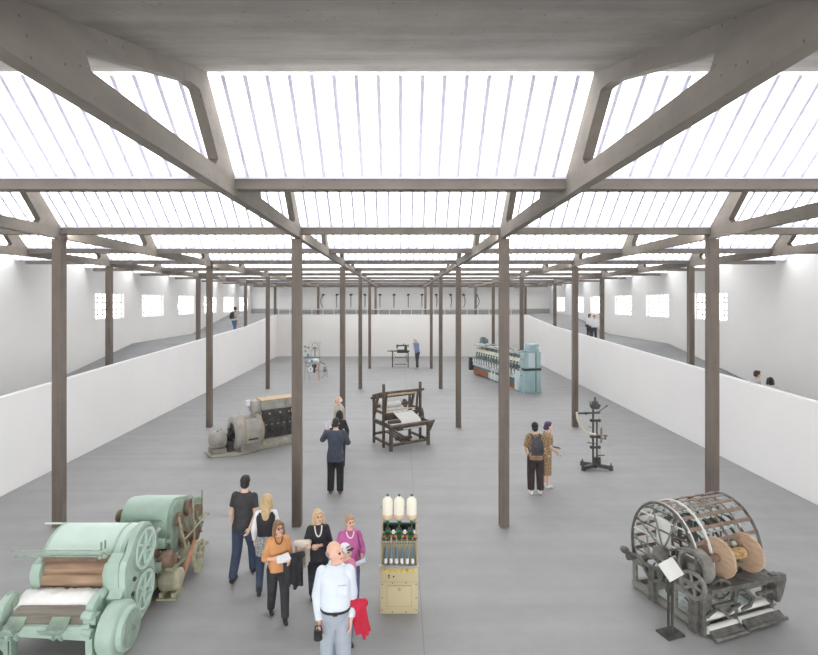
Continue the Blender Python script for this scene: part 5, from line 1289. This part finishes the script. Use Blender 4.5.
# woman in orange
P = Person('person in orange top and glasses carrying papers and a black coat, facing the viewer', at(278, 617), 1.44, 22, True, head=(14, -8), lean=.02, arms={'R': ((.055, -.01, -.16), (-.07, -.10, .035)), 'L': ((.035, -.02, -.165), (-.03, -.125, .015))}, legs=stride('L', .10), vox=.0075, skin='skin_warm')
P.trousers('black_trousers', loose=.006); P.top('orange_knit', .50, 1.45, 'top'); P.shoes('leather_black'); P.hair('bob', 'hair_brown'); P.glasses(); P.necklace('brown_leather', .05)
drape('black coat hanging over the left forearm of the person in orange', 'coat', 'coat', P, P.A['L'][1] + Vector((.02, -.06, .0)), .26, .42, 'black_wool', 6, .04, 3)
pt = thing('paper_sheet', 'white papers in the hands of the person in orange', 'paper', P.world((P.A['L'][2] + P.A['R'][2]) / 2 + Vector((.01, -.05, .03))), P.yaw)
b = B(); b.box((0, 0, 0), (.17, .12, .012), Matrix.Rotation(.5, 3, 'X')); b.box((.02, 0, .014), (.15, .11, .008), Matrix.Rotation(.5, 3, 'X') @ Matrix.Rotation(.25, 3, 'Z')); b.done('page_stack', 'white_paint', pt)
# woman in black with cream jacket
P = Person('person with blond bob all in black carrying a cream jacket beside the pink jumper', at(318, 602), 1.46, 12, True, head=(14, -8), arms={'R': ((.05, .0, -.165), (-.02, -.11, .05)), 'L': ((.045, .01, -.165), (-.12, -.09, .02))}, legs=stride('L', .08), vox=.0075)
P.trousers('black_trousers', loose=.004); P.top('black_wool', .47, 1.75, 'tunic', flare=.012); P.shoes('leather_black'); P.hair('bob', 'hair_blond'); P.necklace('white_paint', .085)
drape('cream jacket hanging over the right arm of the person in black', 'jacket', 'jacket', P, P.A['R'][1] + Vector((-.03, -.07, .05)), .20, .36, 'cream_linen', 5, .036, 5)
# woman in pink jumper
P = Person('person with short hair in magenta pink jumper and blue jeans holding a plastic bottle', at(349.5, 611), 1.45, 12, True, head=(14, -8), arms={'L': ((.05, .0, -.165), (-.02, -.10, -.06)), 'R': ((.05, .01, -.165), (-.05, -.10, .01))}, vox=.0075, skin='skin_warm')
P.trousers('blue_denim', loose=.004); P.top('pink_knit', .48, 1.5, 'jumper', flare=.01); P.shoes('brown_leather'); P.hair('short2', 'hair_ash'); P.necklace('white_paint', .05)
bt = thing('water_bottle', 'clear plastic water bottle held by the person in the pink jumper', 'bottle', P.world(P.A['L'][2] + Vector((-.01, -.062, .0))), P.yaw)
M['pet'] = mat('pale_blue_plastic', (206, 222, 236), .15, var=.03)
b = B(); b.lathe([(0, 0), (.030, 0), (.033, .01), (.033, .12), (.028, .15), (.012, .18), (.012, .2), (0, .2)], (.06, 0, .04), (-1, 0, -.35), 16); b.done('bottle_body', 'pet', bt, smooth=60)
b = B(); b.cyl((-.134, 0, -.028), (-.160, 0, -.037), .016, seg=12); b.done('bottle_cap', 'blue', bt)
sbx = thing('shoulder_bag', 'mauve shoulder bag slung behind the person in the pink jumper', 'bag', P.world((0, 0, 0)), P.yaw)
M['mauve'] = mat('mauve_leather', (128, 84, 112), .6, var=.1)
b = B(); b.tube([P.X(v) for v in (P.spine(.81) + Vector((.078, -.02, .02)), P.spine(.74) + Vector((.088, -.07, 0)), P.spine(.62) + Vector((.122, -.02, 0)), P.spine(.57) + Vector((.12, .05, 0)))], .010, 8); b.tube([P.X(v) for v in (P.spine(.81) + Vector((.078, -.02, .02)), P.spine(.80) + Vector((.082, .05, .01)), P.spine(.70) + Vector((.10, .085, 0)), P.spine(.57) + Vector((.11, .09, 0)))], .010, 8); b.done('strap', 'mauve', sbx)
b = B(); b.box(P.X(P.spine(.52) + Vector((.115, .085, 0))), (.10, .20, .18)); b.done('bag_body', 'mauve', sbx, bevel=.03)
# person in cap half hidden
P = Person('person in white cap and light pink top half hidden behind the pale blue shirt', at(344, 646), 1.38, 30, True, wide=.9, head=(25, -8), arms={'L': ((.012, -.01, -.172), (.0, -.03, -.145)), 'R': ((.012, -.01, -.172), (.0, -.03, -.145))}, vox=.0085)
P.trousers('blue_denim'); P.top('light_pink', .50, .9, 't_shirt'); P.shoes('leather_black'); P.cap('white_cotton', 'charcoal_trousers'); P.hair('short', 'hair_brown')
# man in pale shirt, right in front
P = Person('balding person in pale blue shirt and grey trousers holding a red jacket', at(335.5, 693), 1.78, 6, head=(50, -8), belly=.035, wide=.93, lean=-.01, arms={'R': ((.035, .02, -.168), (-.02, -.075, -.125)), 'L': ((.024, .03, -.168), (-.01, -.075, -.125))}, legs={'L': ((.004, -.04, -.233), (.0, .0, -.235)), 'R': ((.004, .02, -.234), (.0, .05, -.228))}, vox=.0075, skin='skin_warm')
P.trousers('grey_trousers', loose=.012, waist=.60); P.top('pale_shirt', .578, 1.95, 'shirt', d=.0135, sd_=.011); P.collar('pale_shirt'); P.belt('leather_black', .585); P.shoes('leather_black'); P.hair('bald', 'hair_grey')
b = B(); c_ = P.ring(.72, .0145); b.box(P.X(c_[0] + Vector((.045, -c_[2].y + .002, .0))), Vector((.055, .012, .06)) * P.H); b.done('chest_pocket', 'pale_shirt', P.root, bevel=.005)
drape('crimson red jacket hanging from the left arm of the person in the pale blue shirt', 'jacket', 'jacket', P, P.A['L'][1] + (P.A['L'][2] - P.A['L'][1]) * .45 + Vector((.035, -.01, .0)), .17, .40, 'red_fleece', 5, .042, 8, .22)
hb = thing('camera_pouch', 'black camera pouch in the right hand of the person in the pale blue shirt', 'pouch', P.world(P.A['R'][2] + Vector((-.005, -.045, -.055))), P.yaw)
b = B(); b.loft([((0, 0, -.06), (.035, 0, 0), (0, .03, 0)), ((0, 0, -.045), (.05, 0, 0), (0, .04, 0)), ((0, 0, .03), (.05, 0, 0), (0, .04, 0)), ((0, 0, .045), (.03, 0, 0), (0, .025, 0))], 20, 3); b.done('pouch', 'leather_black', hb); b = B(); b.tube([(-.04, 0, .035), (-.03, 0, .10), (.03, 0, .10), (.04, 0, .035)], .008, 8); b.done('wrist_strap', 'leather_black', hb)
# man in dark suit, arms up
P = Person('person in dark navy suit seen from behind with both hands raised to the head', at(335.5, 493), 1.79, 178, wide=1.05, arms={'L': ((.085, -.03, -.10), (-.045, -.085, .115)), 'R': ((.06, -.03, -.135), (-.05, -.10, .09))}, vox=.010)
P.trousers('black_trousers', loose=.012); P.top('navy_suit', .44, 1.93, 'jacket', d=.016, sd_=.015, flare=.008); P.shoes('brown_leather'); P.hair('short', 'hair_black')
sl = thing('paper_sheet', 'folded white leaflet held up by the person in the navy suit', 'paper', P.world(P.A['L'][2] + Vector((-.01, -.03, .055))), P.yaw)
b = B(); b.box((0, 0, 0), (.14, .012, .18), Matrix.Rotation(.3, 3, 'Y')); b.done('leaflet', 'pale_shirt', sl)
# dark haired woman in front of him
P = Person('person with long black hair and black jacket standing just beyond the navy suit', at(339.5, 468), 1.58, 185, True, arms={'R': ((.055, -.01, -.165), (.0, -.06, -.13)), 'L': ((.06, -.02, -.155), (-.02, -.08, -.1))}, vox=.011)
P.trousers('black_trousers'); P.top('black_wool', .47, 1.8, 'jacket', d=.016, sd_=.014); P.shoes('leather_black'); P.hair('long', 'hair_black')
sl = thing('paper_sheet', 'white sheet hanging in the hand of the person with long black hair', 'paper', P.world(P.A['R'][2] + Vector((-.02, -.03, -.07))), P.yaw)
b = B(); b.box((0, 0, -.03), (.10, .012, .16), Matrix.Rotation(-.3, 3, 'Y')); b.done('page', 'white_paint', sl)
# bald man
P = Person('bald elderly person in a beige shirt looking left beyond the navy suit', at(340.5, 452), 1.71, -50, head=(-25, 4), arms={'L': ((.02, .0, -.172), (-.03, -.06, -.13)), 'R': ((.02, .0, -.172), (-.02, -.06, -.13))}, vox=.011, skin='skin_warm')
P.trousers('charcoal_trousers'); P.top('beige_shirt', .50, 1.9, 'shirt', d=.012, sd_=.012); P.collar('beige_shirt'); P.shoes('brown_leather'); P.hair('bald', 'hair_white')
# backpacker
P = Person('person with dark hair, flower print top and grey backpack seen from behind', at(535.5, 494), 1.70, 178, True, wide=1.08, head=(-6, 0), arms={'L': ((.045, -.01, -.168), (-.03, -.10, -.07)), 'R': ((.045, -.01, -.168), (-.03, -.10, -.07))}, vox=.010)
P.trousers('brown_trousers', end=.9, loose=.016); P.top('flower_print', .50, .9, 'blouse', d=.012, sd_=.014); P.shoes('shoe_white'); P.hair('bun', 'hair_black')
backpack('grey backpack on the back of the person in the flower print top', P, 'backpack_grey')
# leopard dress
P = Person('person in leopard print dress facing right beside the backpacker', at(546, 487), 1.62, 100, True, head=(0, -6), arms={'L': ((.02, .0, -.165), (-.01, -.11, -.07)), 'R': ((.02, .0, -.165), (-.01, -.11, -.08))}, vox=.010)
P.top('leopard', .50, .8, 'bodice', d=.012, sd_=.014); P.skirt('leopard', .62, .20, .105, 'dress_skirt', .014); P.shoes('shoe_white'); P.hair('bun', 'hair_violet')
sl = thing('paper_sheet', 'curling white leaflet in the hand of the person in leopard print', 'paper', P.world(P.A['R'][2] + Vector((.01, -.055, -.035))), P.yaw)
b = B(); pts = [(0, -.02 - .10 * t, .02 - .22 * t * t) for t in (0, .33, .66, 1)]
for p, q in zip(pts, pts[1:]): b.bar(p, q, .07, .012, up=(0, -1, 1))
b.done('leaflet', 'white_paint', sl)
sl = thing('handbook', 'dark handbook under the leaflet of the person in leopard print', 'book', P.world(P.A['L'][2] + Vector((-.01, -.055, .006))), P.yaw)
b = B(); b.box((0, -.03, .0), (.12, .18, .015), Matrix.Rotation(.2, 3, 'X')); b.done('cover', 'charcoal_trousers', sl)
# man by the sewing machine
P = Person('white haired person in blue jacket looking at the sewing machine, hand at the chin', at(417.2, 368.5), 2.17, -72, head=(-6, 10), arms={'R': ((.02, .0, -.165), (-.05, -.06, .135)), 'L': ((.02, .0, -.17), (-.07, -.08, .05))}, legs=stride('L', .03), vox=.014, skin='skin_warm')
P.trousers('charcoal_trousers', loose=.004); P.top('blue_jacket', .50, 1.9, 'jacket', d=.014, sd_=.014); P.shoes('pink_shoe'); P.hair('short2', 'hair_white')
sl = thing('paper_sheet', 'white paper under the arm of the person beside the sewing machine', 'paper', P.world(P.A['L'][2] + Vector((-.03, -.05, .03))), P.yaw)
b = B(); b.box((0, 0, 0), (.22, .03, .26), Matrix.Rotation(.3, 3, 'Y')); b.done('page', 'white_paint', sl)
# ramp visitors
def on_ramp(px, X, sc):
    d = F * abs(X) / abs(px - VX); return (X, d, interp(ramp, d) + .003)
P = Person('person with dark grey backpack, pale T-shirt and jeans walking up the left ramp', on_ramp(234.5, -10.95, 0), 1.86, 150, head=(0, 2), arms={'R': ((.03, .0, -.172), (.005, -.04, -.145))}, legs=stride('L', .08), vox=.012)
P.trousers('blue_denim', loose=.006); P.top('grey_shirt', .52, .7, 't_shirt'); P.shoes('shoe_white'); P.hair('short', 'hair_black'); backpack('dark grey backpack on the walker on the left ramp', P, 'backpack_grey', .014)
P = Person('dark haired person in white top with a handbag on the right ramp', on_ramp(589, 11.15, 0), 1.46, 15, True, head=(15, 4), arms={'R': ((.04, .0, -.168), (-.02, -.10, -.03)), 'L': ((.04, .0, -.168), (-.08, -.08, .0))}, vox=.012)
P.trousers('charcoal_trousers'); P.top('white_cotton', .52, 1.5, 'blouse'); P.shoes('leather_black'); P.hair('bob', 'hair_black')
hb = thing('handbag', 'grey handbag on the arm of the dark haired person on the right ramp', 'handbag', P.world(P.A['R'][1] + Vector((-.02, -.05, -.07))), P.yaw)
b = B(); b.loft([((0, 0, -.12), (.13, 0, 0), (0, .05, 0)), ((0, 0, .02), (.10, 0, 0), (0, .035, 0))], 16, 3.5); b.done('bag_body', 'backpack_grey', hb); b = B(); b.tube([(-.07, 0, .02), (-.04, 0, .13), (.04, 0, .13), (.07, 0, .02)], .012, 8); b.done('handle', 'white_paint', hb)
P = Person('brown haired person in white shirt and dark trousers on the right ramp', on_ramp(593.8, 10.85, 0), 1.44, -10, head=(-25, 8), wide=1.1, arms={'L': ((.05, .0, -.165), (.01, -.05, -.135)), 'R': ((.04, .0, -.165), (-.02, -.09, -.05))}, vox=.012, skin='skin_warm')
P.trousers('charcoal_trousers', loose=.008); P.top('white_cotton', .52, 1.6, 'shirt', d=.013, sd_=.014); P.shoes('leather_black'); P.hair('short2', 'hair_brown')
P = Person('brown haired person in grey shirt whose head shows above the right parapet', on_ramp(754.7, 11.5, 0), 1.66, 75, head=(15, 0), vox=.010)
P.trousers('dark_denim'); P.top('grey_shirt', .50, 1.8, 'shirt'); P.collar('grey_shirt'); P.shoes('leather_black'); P.hair('short2', 'hair_dkbrown')
P = Person('person with charcoal grey hair whose head barely shows over the right parapet', on_ramp(771, 11.6, 0), 1.62, 160, head=(0, 0), vox=.010)
P.trousers('dark_denim'); P.top('grey_shirt', .50, 1.8, 'shirt'); P.shoes('leather_black'); P.hair('bob', 'hair_black')
